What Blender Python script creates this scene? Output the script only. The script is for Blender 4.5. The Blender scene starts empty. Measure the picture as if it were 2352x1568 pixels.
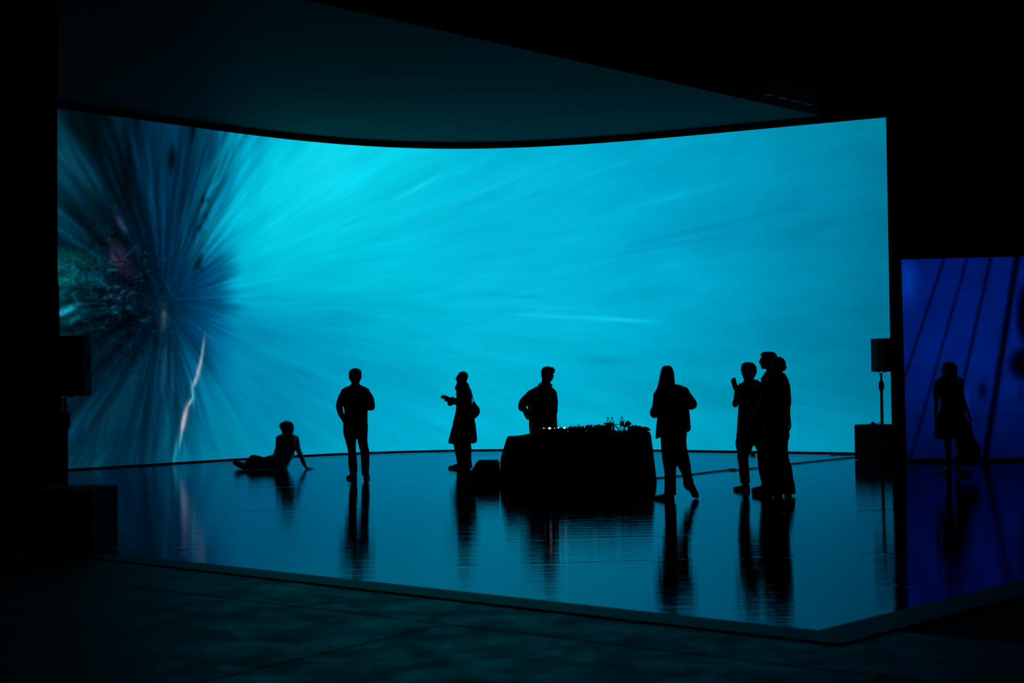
import bpy, math, random
import numpy as np
from mathutils import Vector, Matrix, noise
random.seed(7); rng = np.random.default_rng(5)
scene = bpy.context.scene
COL = scene.collection

# ---------------------------------------------------------------- camera, world, exposure
FPX = 3267.0; CAM = Vector((0, 0, 1.62))
PITCH = math.atan((859.5 - 784) / FPX); ROLL = 0.0122
F_ = Vector((0, math.cos(PITCH), math.sin(PITCH)))
R0 = Vector((1, 0, 0)); U0 = Vector((0, -math.sin(PITCH), math.cos(PITCH)))
R_ = R0 * math.cos(ROLL) - U0 * math.sin(ROLL)
U_ = U0 * math.cos(ROLL) + R0 * math.sin(ROLL)
cd = bpy.data.cameras.new('camera'); cam = bpy.data.objects.new('camera', cd); COL.objects.link(cam)
m = Matrix.Identity(4)
for i in range(3):
    m[i][0] = R_[i]; m[i][1] = U_[i]; m[i][2] = -F_[i]; m[i][3] = CAM[i]
cam.matrix_world = m
cd.sensor_width = 36; cd.lens = FPX * 36 / 2352
cd.clip_end = 200
cd.dof.use_dof = True; cd.dof.focus_distance = 21.5; cd.dof.aperture_fstop = 2.2
scene.camera = cam
w = bpy.data.worlds.new('hall_dark'); scene.world = w; w.use_nodes = True
w.node_tree.nodes['Background'].inputs[0].default_value = (0.0, 0.0006, 0.0007, 1)
w.node_tree.nodes['Background'].inputs[1].default_value = 0.3
scene.view_settings.view_transform = 'Standard'; scene.view_settings.look = 'None'
scene.view_settings.exposure = 0; scene.view_settings.gamma = 1
scene.view_settings.use_curve_mapping = False

def ray(px, py): return F_ * FPX + R_ * (px - 1176) + U_ * (784 - py)
def at(px, py, Y):
    d = ray(px, py); return CAM + d * (Y / d.y)
def atz(px, py, z=0.0):
    d = ray(px, py); return CAM + d * ((z - CAM.z) / d.z)
def hor(px): return 859.5 - 0.0122 * (px - 1176)

# ---------------------------------------------------------------- materials
def s2l(c): return tuple(((v/255)/12.92 if v/255 <= .04045 else ((v/255+.055)/1.055)**2.4) for v in c)
def mat(name, col, rough=.7, spec=.4, nscale=0, namp=.3, bump=0, bscale=60, metallic=0):
    M = bpy.data.materials.new(name); M.use_nodes = True; nt = M.node_tree; p = nt.nodes['Principled BSDF']
    p.inputs['Base Color'].default_value = (*col, 1); p.inputs['Roughness'].default_value = rough
    p.inputs['Specular IOR Level'].default_value = spec; p.inputs['Metallic'].default_value = metallic
    tc = nt.nodes.new('ShaderNodeTexCoord')
    n = nt.nodes.new('ShaderNodeTexNoise'); n.inputs['Scale'].default_value = nscale or 9
    n.inputs['Detail'].default_value = 5
    nt.links.new(tc.outputs['Object'], n.inputs['Vector'])
    r = nt.nodes.new('ShaderNodeMixRGB'); r.inputs[1].default_value = (*[c*(1-namp) for c in col], 1)
    r.inputs[2].default_value = (*[c*(1+namp) for c in col], 1)
    nt.links.new(n.outputs[0], r.inputs[0]); nt.links.new(r.outputs[0], p.inputs['Base Color'])
    if bump:
        b = nt.nodes.new('ShaderNodeTexNoise'); b.inputs['Scale'].default_value = bscale
        nt.links.new(tc.outputs['Object'], b.inputs['Vector'])
        bp = nt.nodes.new('ShaderNodeBump'); bp.inputs['Strength'].default_value = bump; bp.inputs['Distance'].default_value = .01
        nt.links.new(b.outputs[0], bp.inputs['Height']); nt.links.new(bp.outputs[0], p.inputs['Normal'])
    return M
def emis(name, col, s):
    M = bpy.data.materials.new(name); M.use_nodes = True; nt = M.node_tree; nt.nodes.clear()
    e = nt.nodes.new('ShaderNodeEmission'); e.inputs[0].default_value = (*col, 1); e.inputs[1].default_value = s
    o = nt.nodes.new('ShaderNodeOutputMaterial'); nt.links.new(e.outputs[0], o.inputs[0]); return M
M_wall = mat('black_paint', (.012, .012, .012), .9, .1)
M_drape = mat('black_drape', (.004, .004, .004), 1, 0)
M_frame = mat('screen_black_metal', (.004, .004, .004), 1, 0)
M_skin = mat('skin', (.06, .045, .035), .65, .2)
M_hair = mat('dark_hair', (.012, .009, .008), .6, .25, 60, .4, .3, 90)
M_black = mat('black_cloth', (.012, .012, .014), .9, .1, 30, .3, .25, 220)
M_navy = mat('dark_cloth', (.02, .02, .025), .9, .1, 30, .3, .25, 220)
M_pale = mat('pale_shirt', (.6, .6, .6), .85, .2, 12, .1, .2, 160)
M_shoe = mat('black_leather', (.006, .006, .006), .6, .12)
M_sole = mat('shoe_sole', (.03, .03, .03), .7, .2)
M_plast = mat('black_plastic', (.006, .006, .006), .7, .12, 20, .2)
M_grille = mat('speaker_grille', (.006, .006, .006), .7, .12, 40, .3, .5, 300)
M_cable = mat('cable_rubber', (.01, .01, .01), .6, .25)
M_tcloth = mat('black_table_cloth', (.006, .006, .006), .95, .05, 20, .2)
M_steel = mat('dark_steel', (.05, .05, .05), .4, .5, 20, .2, 0, 60, .8)
M_knob = mat('grey_knob', (.06, .06, .06), .5, .4)
M_lens = mat('spectacle_metal', (.03, .03, .03), .3, .5)

def lacquer(nt, ior, tint):
    """tinted clear lacquer over a dark ground: Fresnel mix of a diffuse and a glossy layer"""
    N = nt.nodes; L = nt.links; N.clear()
    df = N.new('ShaderNodeBsdfDiffuse'); g_ = N.new('ShaderNodeBsdfGlossy'); g_.inputs['Color'].default_value = (*tint, 1)
    fr = N.new('ShaderNodeFresnel'); fr.inputs['IOR'].default_value = ior
    mx = N.new('ShaderNodeMixShader'); o = N.new('ShaderNodeOutputMaterial')
    L.new(fr.outputs[0], mx.inputs[0]); L.new(df.outputs[0], mx.inputs[1]); L.new(g_.outputs[0], mx.inputs[2]); L.new(mx.outputs[0], o.inputs[0])
    return g_, df
def floor_mat():
    M = bpy.data.materials.new('glossy_black_floor'); M.use_nodes = True; nt = M.node_tree; N = nt.nodes; L = nt.links
    p, df = lacquer(nt, 1.2, (.64, .70, .86))
    tc = N.new('ShaderNodeTexCoord')
    def nz(sc, rot, scale, det, rough=.5):
        mp = N.new('ShaderNodeMapping'); mp.inputs['Scale'].default_value = sc; mp.inputs['Rotation'].default_value = (0, 0, rot)
        n = N.new('ShaderNodeTexNoise'); n.inputs['Scale'].default_value = scale; n.inputs['Detail'].default_value = det
        n.inputs['Roughness'].default_value = rough
        L.new(tc.outputs['Object'], mp.inputs[0]); L.new(mp.outputs[0], n.inputs['Vector']); return n
    a = nz((.35, 1.3, 1), .1, .8, 3)          # slow undulation of the coating
    b = nz((.8, 5.5, 1), .09, 1.6, 4, .6)       # rolled on streaks
    c = nz((.5, 3.5, 1), .07, 7, 4)
    r = N.new('ShaderNodeMapRange'); r.inputs['To Min'].default_value = .03; r.inputs['To Max'].default_value = .08
    r.inputs['From Min'].default_value = .3; r.inputs['From Max'].default_value = .7
    L.new(a.outputs[0], r.inputs[0]); L.new(r.outputs[0], p.inputs['Roughness'])
    b1 = N.new('ShaderNodeBump'); b1.inputs['Strength'].default_value = 1; b1.inputs['Distance'].default_value = .0022
    L.new(b.outputs[0], b1.inputs['Height'])
    b2 = N.new('ShaderNodeBump'); b2.inputs['Strength'].default_value = 1; b2.inputs['Distance'].default_value = .0009
    L.new(c.outputs[0], b2.inputs['Height']); L.new(b1.outputs[0], b2.inputs['Normal'])
    # long shallow laps between the sheets of the floor covering
    mp = N.new('ShaderNodeMapping'); mp.inputs['Rotation'].default_value = (0, 0, math.radians(-8)); L.new(tc.outputs['Object'], mp.inputs[0])
    wv = N.new('ShaderNodeTexWave'); wv.bands_direction = 'Y'; wv.wave_profile = 'SIN'; wv.inputs['Scale'].default_value = .17
    wv.inputs['Distortion'].default_value = 3.5; wv.inputs['Detail'].default_value = 1; wv.inputs['Detail Scale'].default_value = .3
    L.new(mp.outputs[0], wv.inputs['Vector'])
    b3 = N.new('ShaderNodeBump'); b3.inputs['Strength'].default_value = 1; b3.inputs['Distance'].default_value = .0025
    lr = N.new('ShaderNodeMapRange'); lr.inputs['From Min'].default_value = .985; L.new(wv.outputs[0], lr.inputs[0]); mk = nz((.5, 1, 1), .4, .55, 2); mr_ = N.new('ShaderNodeMapRange'); mr_.inputs['From Min'].default_value = .50; mr_.inputs['From Max'].default_value = .60; L.new(mk.outputs[0], mr_.inputs[0])
    ml = N.new('ShaderNodeMath'); ml.operation = 'MULTIPLY'; L.new(lr.outputs[0], ml.inputs[0]); L.new(mr_.outputs[0], ml.inputs[1]); L.new(ml.outputs[0], b3.inputs['Height']); L.new(b2.outputs[0], b3.inputs['Normal'])
    L.new(b3.outputs[0], p.inputs['Normal']); L.new(b3.outputs[0], df.inputs['Normal'])
    # scuffs
    s = nz((1, 1, 1), .3, 2.5, 6, .65)
    cr = N.new('ShaderNodeValToRGB'); cr.color_ramp.elements[0].position = .55; cr.color_ramp.elements[1].position = .75
    cr.color_ramp.elements[0].color = (.006, .006, .006, 1); cr.color_ramp.elements[1].color = (.02, .02, .02, 1)
    L.new(s.outputs[0], cr.inputs[0]); L.new(cr.outputs[0], df.inputs['Color'])
    return M
def concrete_mat():
    M = bpy.data.materials.new('worn_concrete'); M.use_nodes = True; nt = M.node_tree; N = nt.nodes; L = nt.links
    p = N['Principled BSDF']; p.inputs['Roughness'].default_value = .55; p.inputs['Specular IOR Level'].default_value = .4
    tc = N.new('ShaderNodeTexCoord')
    n = N.new('ShaderNodeTexNoise'); n.inputs['Scale'].default_value = 2.6; n.inputs['Detail'].default_value = 8; n.inputs['Roughness'].default_value = .62; n.inputs['Distortion'].default_value = .6
    L.new(tc.outputs['Object'], n.inputs['Vector'])
    cr = N.new('ShaderNodeValToRGB'); e = cr.color_ramp.elements
    e[0].position = .34; e[0].color = (.022, .022, .022, 1); e[1].position = .64; e[1].color = (.085, .087, .095, 1)
    L.new(n.outputs[0], cr.inputs[0]); L.new(cr.outputs[0], p.inputs['Base Color'])
    rr = N.new('ShaderNodeMapRange'); rr.inputs['From Min'].default_value = .35; rr.inputs['From Max'].default_value = .65; rr.inputs['To Min'].default_value = .72; rr.inputs['To Max'].default_value = .5
    L.new(n.outputs[0], rr.inputs[0]); L.new(rr.outputs[0], p.inputs['Roughness'])
    b = N.new('ShaderNodeTexNoise'); b.inputs['Scale'].default_value = 7; b.inputs['Detail'].default_value = 6; L.new(tc.outputs['Object'], b.inputs['Vector'])
    bp = N.new('ShaderNodeBump'); bp.inputs['Strength'].default_value = .5; bp.inputs['Distance'].default_value = .006
    L.new(b.outputs[0], bp.inputs['Height']); L.new(bp.outputs[0], p.inputs['Normal'])
    return M
M_floor = floor_mat(); M_conc = concrete_mat()
M_kerb = mat('kerb_edging', (.11, .11, .11), .6, .35, 5, .3, .3, 40)
def ceil_mat():
    M = bpy.data.materials.new('satin_black_soffit'); M.use_nodes = True; nt = M.node_tree
    g_, df = lacquer(nt, 1.2, (.05, .05, .05)); df.inputs['Color'].default_value = (.095, .095, .098, 1)
    tc = nt.nodes.new('ShaderNodeTexCoord'); n = nt.nodes.new('ShaderNodeTexNoise'); n.inputs['Scale'].default_value = .8
    mr = nt.nodes.new('ShaderNodeMapRange'); mr.inputs['To Min'].default_value = .34; mr.inputs['To Max'].default_value = .44
    nt.links.new(tc.outputs['Object'], n.inputs['Vector']); nt.links.new(n.outputs[0], mr.inputs[0]); nt.links.new(mr.outputs[0], g_.inputs['Roughness'])
    return M
M_ceil = ceil_mat()

# ---------------------------------------------------------------- mesh helpers
def mesh_obj(name, V, Fc, material, parent=None, smooth=False, loc=None):
    me = bpy.data.meshes.new(name)
    o0 = Vector((0, 0, 0))
    if parent is not None: o0 = parent_origin(parent)
    elif loc is not None: o0 = Vector(loc)
    me.from_pydata([tuple(Vector(v) - o0) for v in V], [], Fc); me.validate(); me.update()
    if smooth: me.polygons.foreach_set('use_smooth', [True] * len(me.polygons))
    o = bpy.data.objects.new(name, me); COL.objects.link(o)
    if material: me.materials.append(material)
    if parent is not None: o.parent = parent
    elif loc is not None: o.location = o0
    return o
def parent_origin(p):
    v = Vector(p.location)
    while p.parent: p = p.parent; v = v + Vector(p.location)
    return v
def tag(o, label=None, cat=None, group=None, kind=None):
    if label: o['label'] = label
    if cat: o['category'] = cat
    if group: o['group'] = group
    if kind: o['kind'] = kind
    return o
def thing(name, loc, label, cat, group=None):
    o = bpy.data.objects.new(name, None); COL.objects.link(o); o.location = loc; o.empty_display_size = .1
    return tag(o, label, cat, group)
class G:
    def __init__(s): s.V = []; s.F = []
    def loft(s, rings, cap=True):
        n = len(rings[0]); b = len(s.V)
        for r in rings: s.V += [Vector(p) for p in r]
        for k in range(len(rings) - 1):
            for i in range(n):
                j = (i + 1) % n
                s.F.append((b + k*n + i, b + k*n + j, b + (k+1)*n + j, b + (k+1)*n + i))
        if cap:
            for k, rev in ((0, True), (len(rings) - 1, False)):
                c = sum((Vector(p) for p in rings[k]), Vector()) / n; s.V.append(c); ci = len(s.V) - 1
                for i in range(n):
                    j = (i + 1) % n
                    t = (b + k*n + i, b + k*n + j, ci)
                    s.F.append(t[::-1] if rev else t)
    def box(s, c, size, rz=0, tilt=None, bev=0):
        c = Vector(c); hx, hy, hz = [v/2 for v in size]
        R = Matrix.Rotation(rz, 3, 'Z')
        if tilt: R = R @ Matrix.Rotation(tilt[1], 3, tilt[0])
        if not bev:
            b = len(s.V)
            for x in (-hx, hx):
                for y in (-hy, hy):
                    for z in (-hz, hz): s.V.append(c + R @ Vector((x, y, z)))
            for f in ((0,1,3,2),(4,6,7,5),(0,4,5,1),(2,3,7,6),(0,2,6,4),(1,5,7,3)): s.F.append(tuple(b+i for i in f))
            return
        def rr(h, ins, z):
            a, d = hx - ins, hy - ins; q = min(h, a*.9, d*.9); P = []
            for cx, cy, a0 in ((a-q, d-q, 0), (-a+q, d-q, 90), (-a+q, -d+q, 180), (a-q, -d+q, 270)):
                for k in range(4):
                    t = math.radians(a0 + k*30); P.append(c + R @ Vector((cx + q*math.cos(t), cy + q*math.sin(t), z)))
            return P
        s.loft([rr(bev, bev, -hz), rr(bev, 0, -hz+bev), rr(bev, 0, hz-bev), rr(bev, bev, hz)])
    def tube(s, pts, n=12, caps=True, sub=4):
        """pts: (Vector, r) with r float or (rx, ry)"""
        P = [Vector(p) for p, r in pts]; Rr = [r if isinstance(r, tuple) else (r, r) for p, r in pts]
        Q, W = [], []
        for i in range(len(P) - 1):
            p0, p1, p2, p3 = P[max(i-1, 0)], P[i], P[i+1], P[min(i+2, len(P)-1)]
            for k in range(sub):
                t = k / sub
                Q.append(.5*((2*p1) + (p2-p0)*t + (2*p0-5*p1+4*p2-p3)*t*t + (3*p1-p0-3*p2+p3)*t**3))
                W.append(tuple(Rr[i][q]*(1-t) + Rr[i+1][q]*t for q in (0, 1)))
        Q.append(P[-1]); W.append(Rr[-1])
        T = [(Q[min(i+1, len(Q)-1)] - Q[max(i-1, 0)]).normalized() for i in range(len(Q))]
        u = T[0].orthogonal().normalized()
        if abs(T[0].y) < .95: u = (Vector((0, 1, 0)) - T[0]*T[0].y).normalized()
        rings = []
        def ring(c, t, u, a, b):
            v = t.cross(u); return [c + v*a*math.cos(2*math.pi*i/n) + u*b*math.sin(2*math.pi*i/n) for i in range(n)]
        for i in range(len(Q)):
            u = (u - T[i]*u.dot(T[i])).normalized()
            if i == 0 and caps:
                for e in (.9, .5): rings.append(ring(Q[0] - T[0]*max(W[0])*e*.8, T[0], u, W[0][0]*math.sqrt(1-e*e), W[0][1]*math.sqrt(1-e*e)))
            rings.append(ring(Q[i], T[i], u, *W[i]))
        if caps:
            for e in (.5, .9): rings.append(ring(Q[-1] + T[-1]*max(W[-1])*e*.8, T[-1], u, W[-1][0]*math.sqrt(1-e*e), W[-1][1]*math.sqrt(1-e*e)))
        s.loft(rings)
    def ell(s, c, r, M=None, nu=14, nv=9):
        c = Vector(c); rings = []
        for k in range(1, nv):
            ph = math.pi*k/nv
            ring = []
            for i in range(nu):
                th = 2*math.pi*i/nu
                v = Vector((r[0]*math.sin(ph)*math.cos(th), r[1]*math.sin(ph)*math.sin(th), -r[2]*math.cos(ph)))
                ring.append(c + (M @ v if M else v))
            rings.append(ring)
        s.loft(rings)
    def cyl(s, c, r, h, n=16, r2=None):
        c = Vector(c); r2 = r if r2 is None else r2
        s.loft([[c + Vector((q*math.cos(2*math.pi*i/n), q*math.sin(2*math.pi*i/n), z)) for i in range(n)] for q, z in ((r, 0), (r2, h))])
    def obj(s, name, material, parent=None, smooth=False, loc=None): return mesh_obj(name, s.V, s.F, material, parent, smooth, loc)
def remeshed(g, name, material, parent, voxel=.008, smooth=3, fold=0, fscale=9, detail=0, dscale=60):
    tmp = mesh_obj('tmp', g.V, g.F, None)
    md = tmp.modifiers.new('r', 'REMESH'); md.mode = 'VOXEL'; md.voxel_size = voxel
    if smooth:
        sm = tmp.modifiers.new('s', 'SMOOTH'); sm.factor = .5; sm.iterations = smooth
    dg = bpy.context.evaluated_depsgraph_get(); me = bpy.data.meshes.new_from_object(tmp.evaluated_get(dg))
    bpy.data.objects.remove(tmp)
    n = len(me.vertices); co = np.empty(n*3); me.vertices.foreach_get('co', co); co = co.reshape(-1, 3)
    if fold or detail:
        no = np.empty(n*3); me.vertices.foreach_get('normal', no); no = no.reshape(-1, 3)
        d = np.zeros(n)
        for i in range(n):
            p = co[i]
            if fold: d[i] += fold*noise.noise((p[0]*fscale, p[1]*fscale, p[2]*fscale*.6))
            if detail: d[i] += detail*noise.noise((p[0]*dscale, p[1]*dscale, p[2]*dscale))
        co = co + no*d[:, None]
    co[:, 2] = np.maximum(co[:, 2], .003)                      # nothing sinks into the floor
    co = co - np.array(parent_origin(parent))
    me.vertices.foreach_set('co', co.ravel()); me.update()
    me.polygons.foreach_set('use_smooth', [True]*len(me.polygons))
    me.name = name
    o = bpy.data.objects.new(name, me); COL.objects.link(o); o.parent = parent
    me.materials.clear(); me.materials.append(material)
    return o

# ---------------------------------------------------------------- the hall
XR = 15.0
def poly_slab(name, pts, z0, z1, material, kind='structure', parent=None):
    n = len(pts); V = [(p[0], p[1], z0) for p in pts] + [(p[0], p[1], z1) for p in pts]
    Fc = [tuple(range(n))[::-1], tuple(range(n, 2*n))] + [(i, (i+1) % n, n + (i+1) % n, n + i) for i in range(n)]
    o = mesh_obj(name, V, Fc, material, parent)
    if kind: tag(o, kind=kind)
    return o
ZL = -.013                                             # lower concrete floor in front of the raised one
e0, e1, e2 = atz(248, 1270), atz(1880, 1448), atz(2352, 1331)
d1 = (e0 - e1).normalized(); d2 = (e2 - e1).normalized()
eL = e1 + d1 * 14; eR = e1 + d2 * 17
plat = [e1, eR, Vector((XR, 35, 0)), Vector((-XR, 35, 0)), eL]
eR.x = min(eR.x, XR); eL.x = max(eL.x, -XR)
stage = poly_slab('floor', plat, ZL + .001, 0.0, M_floor)
tag(stage, 'raised glossy black floor mirroring the glowing screens', 'floor')
# sloped kerb strip along the edge
k0, k1, k2 = atz(248, 1287, ZL), atz(1930, 1482, ZL), atz(2352, 1368, ZL)
kL = k1 + (k0 - k1).normalized()*14; kR = k1 + (k2 - k1).normalized()*17
def strip(name, a, b, c, d, label):
    """a-b top edge, c-d bottom edge"""
    n = 1
    up = Vector((0, 0, 1)); q = [a, b, d, c]; zt_ = [.004, .004, -.002, -.002]
    V = [Vector((p.x, p.y, z)) for p, z in zip(q, zt_)] + [Vector((p.x, p.y, ZL)) for p in q]
    o = mesh_obj(name, V, [(0, 1, 2, 3), (7, 6, 5, 4), (0, 4, 5, 1), (1, 5, 6, 2), (2, 6, 7, 3), (3, 7, 4, 0)], M_kerb)
    return tag(o, label, 'floor edging', kind='structure')
strip('trim_1', eL, e1, kL, k1, 'dull sloped kerb strip along the long front edge of the glossy floor')
strip('trim_2', e1, eR, k1, kR, 'dull sloped kerb strip along the right hand edge of the glossy floor')
# lower floor: dark bed with big concrete slabs on it, recessed joints between
bed = poly_slab('floor', [(-XR, -3), (XR, -3), (XR, 35), (-XR, 35)], -.2, ZL - .012, M_wall)
tag(bed, 'concrete ground in front of the raised floor', 'floor')
b0, b1 = atz(500, 1369, ZL), atz(1500, 1488, ZL); a1 = atz(1022, 1433, ZL); a0 = atz(744, 1485, ZL)
u = (b1 - b0).normalized(); v = Vector((-u.y, u.x, 0))
va = (a1 - a0).normalized()
if va.dot(v) < 0: v = -v
def slab(i0, i1, j0, j1):
    """slab in joint coordinates: along u from a1 (i), away from camera v (j)"""
    g = .012
    P = [a1 + u*(i0+g) + v*(j0+g), a1 + u*(i1-g) + v*(j0+g), a1 + u*(i1-g) + v*(j1-g), a1 + u*(i0+g) + v*(j1-g)]
    return poly_slab('concrete_slab', P, ZL - .012, ZL, M_conc, None, bed)
# v+ points away from the camera; the joint along u passes through a1
for j0, j1 in ((-9.5, -6), (-6, -3), (-3, 0)):
    for i0, i1 in ((-12, -9), (-9, -6), (-6, -3), (-3, 0), (0, 3), (3, 6), (6, 9), (9, 12)):
        P = a1 + u*(i0+i1)/2 + v*(j0+j1)/2
        if P.y > -4.5 and abs(P.x) < 13.6: slab(i0, i1, j0, j1)
for i0, i1 in ((-12, -6), (-6, 6)): slab(i0, i1, 0, 1.3)
slab(6, 14.5, 0, 8)
def wall(name, c, size): g = G(); g.box(c, size); return tag(g.obj(name, M_wall), kind='structure')
wall('wall_back', (0, 35.1, 5.4), (2*XR, .2, 11.2)); wall('wall_right', (XR + .1, 16, 5.4), (.2, 38.2, 11.2))
wall('wall_left', (-XR - .1, 16, 5.4), (.2, 38.2, 11.2)); wall('wall_front', (0, -3.1, 5.4), (2*XR, .2, 11.2))
wall('ceiling', (0, 16, 11.1), (2*XR + .4, 38.4, .2))
# the lower soffit over the screen, its front edge running diagonally
ZC = 6.62
c0, c1 = atz(700, 0, ZC), atz(1905, 271, ZC); dc = (c1 - c0).normalized()
cF = c0 - dc*16; cB = c1 + dc*6
if cF.x < -XR: cF = c0 - dc*((c0.x + XR)/dc.x)
sof = poly_slab('ceiling', [cF, cB, Vector((cB.x, 34.9, 0)), Vector((-XR, 34.9, 0))] + ([] if cF.x <= -XR + .01 else [Vector((-XR, cF.y, 0))]), ZC, ZC + .5, M_ceil)
tag(sof, 'satin black soffit over the big curved screen with a diagonal front edge', 'ceiling')

# ---------------------------------------------------------------- big curved screen
TOP = [(130,249),(207,259),(284,270),(345,278.5),(406,286.5),(513,301.6),(560,307.5),(618,315),(687,323.5),(760,330),(840,335),(930,339.2),(1050,341.5),(1120,341),(1200,338.8),(1300,334.3),(1420,325.5),(1520,317),(1615,309),(1750,296.3),(1900,282.2),(2035,269.5)]
tx = np.array([p[0] for p in TOP], float); ty = np.array([p[1] for p in TOP], float)
pc = np.polyfit((tx-1080)/1000, ty, 7)
HS = 6.48; Z0 = .028
NC, NR = 560, 190
XL, XRt = 92.0, 2035.0
cols = []
for i in range(NC + 1):
    px = XL + (XRt - XL)*i/NC
    yy = np.polyval(pc, (max(px, 130) - 1080)/1000) - (130 - px)*.14*(px < 130)
    cols.append(atz(px, float(yy), HS))
arc = [0.0]
for i in range(NC): arc.append(arc[-1] + (Vector(cols[i+1]) - Vector(cols[i])).xy.length)
def to_px(p):
    d = Vector(p) - CAM; k = FPX/d.dot(F_); return 1176 + d.dot(R_)*k, 784 - d.dot(U_)*k
X = np.array([c.x for c in cols]); Yc = np.array([c.y for c in cols]); A = np.array(arc)
Zr = np.linspace(Z0, HS, NR + 1)
# picture shown on the screen, laid out in its own coordinates (position along it, height)
GX = [130,200,280,340,400,450,500,560,640,760,900,1100,1300,1500,1700,1850,2040]
GY = [270,400,520,640,760,880,1000,1060]
GC = [
 [(0,35,50),(5,60,80),(0,40,55),(5,62,72),(0,34,46),(0,30,45),(0,40,65),(0,60,80)],
 [(0,10,16),(0,38,55),(0,34,50),(0,32,44),(0,22,32),(0,30,48),(0,50,75),(0,62,88)],
 [(0,25,40),(0,10,18),(0,14,24),(10,20,36),(0,14,24),(0,30,50),(0,38,58),(0,46,72)],
 [(0,35,60),(0,32,55),(0,28,50),(0,20,38),(0,22,38),(0,40,65),(0,46,70),(0,55,80)],
 [(0,42,68),(0,38,62),(0,42,72),(0,38,68),(0,38,62),(0,52,80),(0,64,92),(0,85,118)],
 [(0,40,65),(0,48,78),(0,66,100),(0,52,92),(0,55,92),(2,85,122),(0,100,138),(0,115,150)],
 [(0,85,115),(0,95,128),(0,125,160),(0,84,128),(0,95,140),(0,124,164),(0,128,164),(0,128,162)],
 [(0,130,162),(0,168,198),(0,192,218),(0,180,210),(0,140,180),(0,134,174),(0,134,170),(0,136,172)],
 [(0,175,203),(5,202,226),(5,205,228),(0,190,218),(0,150,188),(0,135,175),(0,138,178),(0,145,182)],
 [(12,215,238),(14,216,240),(5,205,228),(0,188,215),(0,156,192),(0,150,188),(0,155,190),(0,160,195)],
 [(16,218,240),(5,203,228),(4,194,222),(0,190,217),(0,176,208),(0,163,200),(0,166,202),(0,168,203)],
 [(0,186,219),(3,184,218),(3,184,218),(5,186,219),(3,182,215),(3,178,212),(3,178,212),(0,176,209)],
 [(0,175,212),(3,178,214),(3,182,216),(3,182,216),(3,181,214),(0,173,208),(0,174,207),(0,173,205)],
 [(0,165,203),(0,166,205),(0,166,206),(0,170,208),(0,168,205),(0,161,196),(0,165,198),(0,164,197)],
 [(0,152,190),(0,153,191),(0,148,186),(0,155,192),(0,150,186),(0,146,180),(0,155,188),(0,152,184)],
 [(0,140,175),(0,141,177),(0,132,168),(0,140,176),(0,133,169),(0,131,166),(0,141,176),(0,142,176)],
 [(0,130,162),(0,118,152),(0,114,148),(0,115,149),(0,110,144),(0,118,150),(0,128,160),(0,125,156)]]
GC = np.array([[s2l(c) for c in r] for r in GC])
def smooth_w(t): return t*t*(3-2*t)*.5 + t*.5
def base_col(px, py):
    i = np.clip(np.searchsorted(GX, px) - 1, 0, len(GX) - 2); j = np.clip(np.searchsorted(GY, py) - 1, 0, len(GY) - 2)
    gx = np.array(GX, float); gy = np.array(GY, float)
    a = smooth_w(np.clip((px - gx[i])/(gx[i+1]-gx[i]), 0, 1))[..., None]; b = smooth_w(np.clip((py - gy[j])/(gy[j+1]-gy[j]), 0, 1))[..., None]
    q = np.sqrt(GC)
    c = q[i, j]*(1-a)*(1-b) + q[i+1, j]*a*(1-b) + q[i, j+1]*(1-a)*b + q[i+1, j+1]*a*b
    return c*c
PX = np.zeros((NC+1, NR+1)); PY = np.zeros((NC+1, NR+1))
for i in range(NC+1):
    for j, z in enumerate(Zr):
        PX[i, j], PY[i, j] = to_px((X[i], Yc[i], z))
# warp so that boundaries look torn along the rays of the burst
CX, CY = 376.0, 690.0
dx, dy = PX - CX, PY - CY; rr = np.hypot(dx, dy); th = np.arctan2(dy, dx)
def vnoise(x, y, seed):
    r = np.random.default_rng(seed); T = r.random((256, 256)); xi = np.floor(x).astype(int); yi = np.floor(y).astype(int)
    fx = x - xi; fy = y - yi; fx = fx*fx*(3-2*fx); fy = fy*fy*(3-2*fy)
    g = lambda a, b: T[a % 256, b % 256]
    return (g(xi, yi)*(1-fx)*(1-fy) + g(xi+1, yi)*fx*(1-fy) + g(xi, yi+1)*(1-fx)*fy + g(xi+1, yi+1)*fx*fy)*2 - 1
K = 256/(2*math.pi)
wr = vnoise(th*K*.25, rr/140, 1)*.6 + vnoise(th*K*.6, rr/90, 2)*.4
warp = wr*np.clip(rr/300, 0, 1)*55*np.exp(-np.maximum(PX-700, 0)/120.)
Cc = base_col(PX + warp*.8, PY + warp*.25*np.sign(dy))
left = 1/(1 + np.exp((PX - (505 + np.clip((560-PY), 0, 400)*.30 - np.clip(PY-760, 0, 400)*.30))/16))
st = vnoise(th*K*.30, rr/260, 3)*.5 + vnoise(th*K*.75, rr/160, 4)*.35 + vnoise(th*K*1.6, rr/110, 9)*.25
Cc = Cc*np.exp(st*1.25*left*np.clip(rr/130, .25, 1))[..., None]
def blob(x, y, rx, ry, ang, col, k=1.0, sharp=1.0, mode='mix'):
    global Cc
    a = math.radians(ang); X_ = (PX-x)*math.cos(a) + (PY-y)*math.sin(a); Y_ = -(PX-x)*math.sin(a) + (PY-y)*math.cos(a)
    d = (X_/rx)**2 + (Y_/ry)**2
    m_ = (k*np.exp(-d**sharp))[..., None]; Cc = Cc*(1-m_) + np.array(s2l(col))*m_
blob(395, 366, 10, 34, 4, (1,14,18), .95, 2)
blob(443, 300, 7, 30, 10, (0,8,20), .8, 2); blob(438, 255, 14, 30, 8, (0,12,28), .6)
blob(278, 512, 5, 22, -30, (70,90,140), .8); blob(240, 440, 7, 75, -32, (8,80,112), .7); blob(170, 380, 10, 80, -35, (10,78,100), .6)
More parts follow.
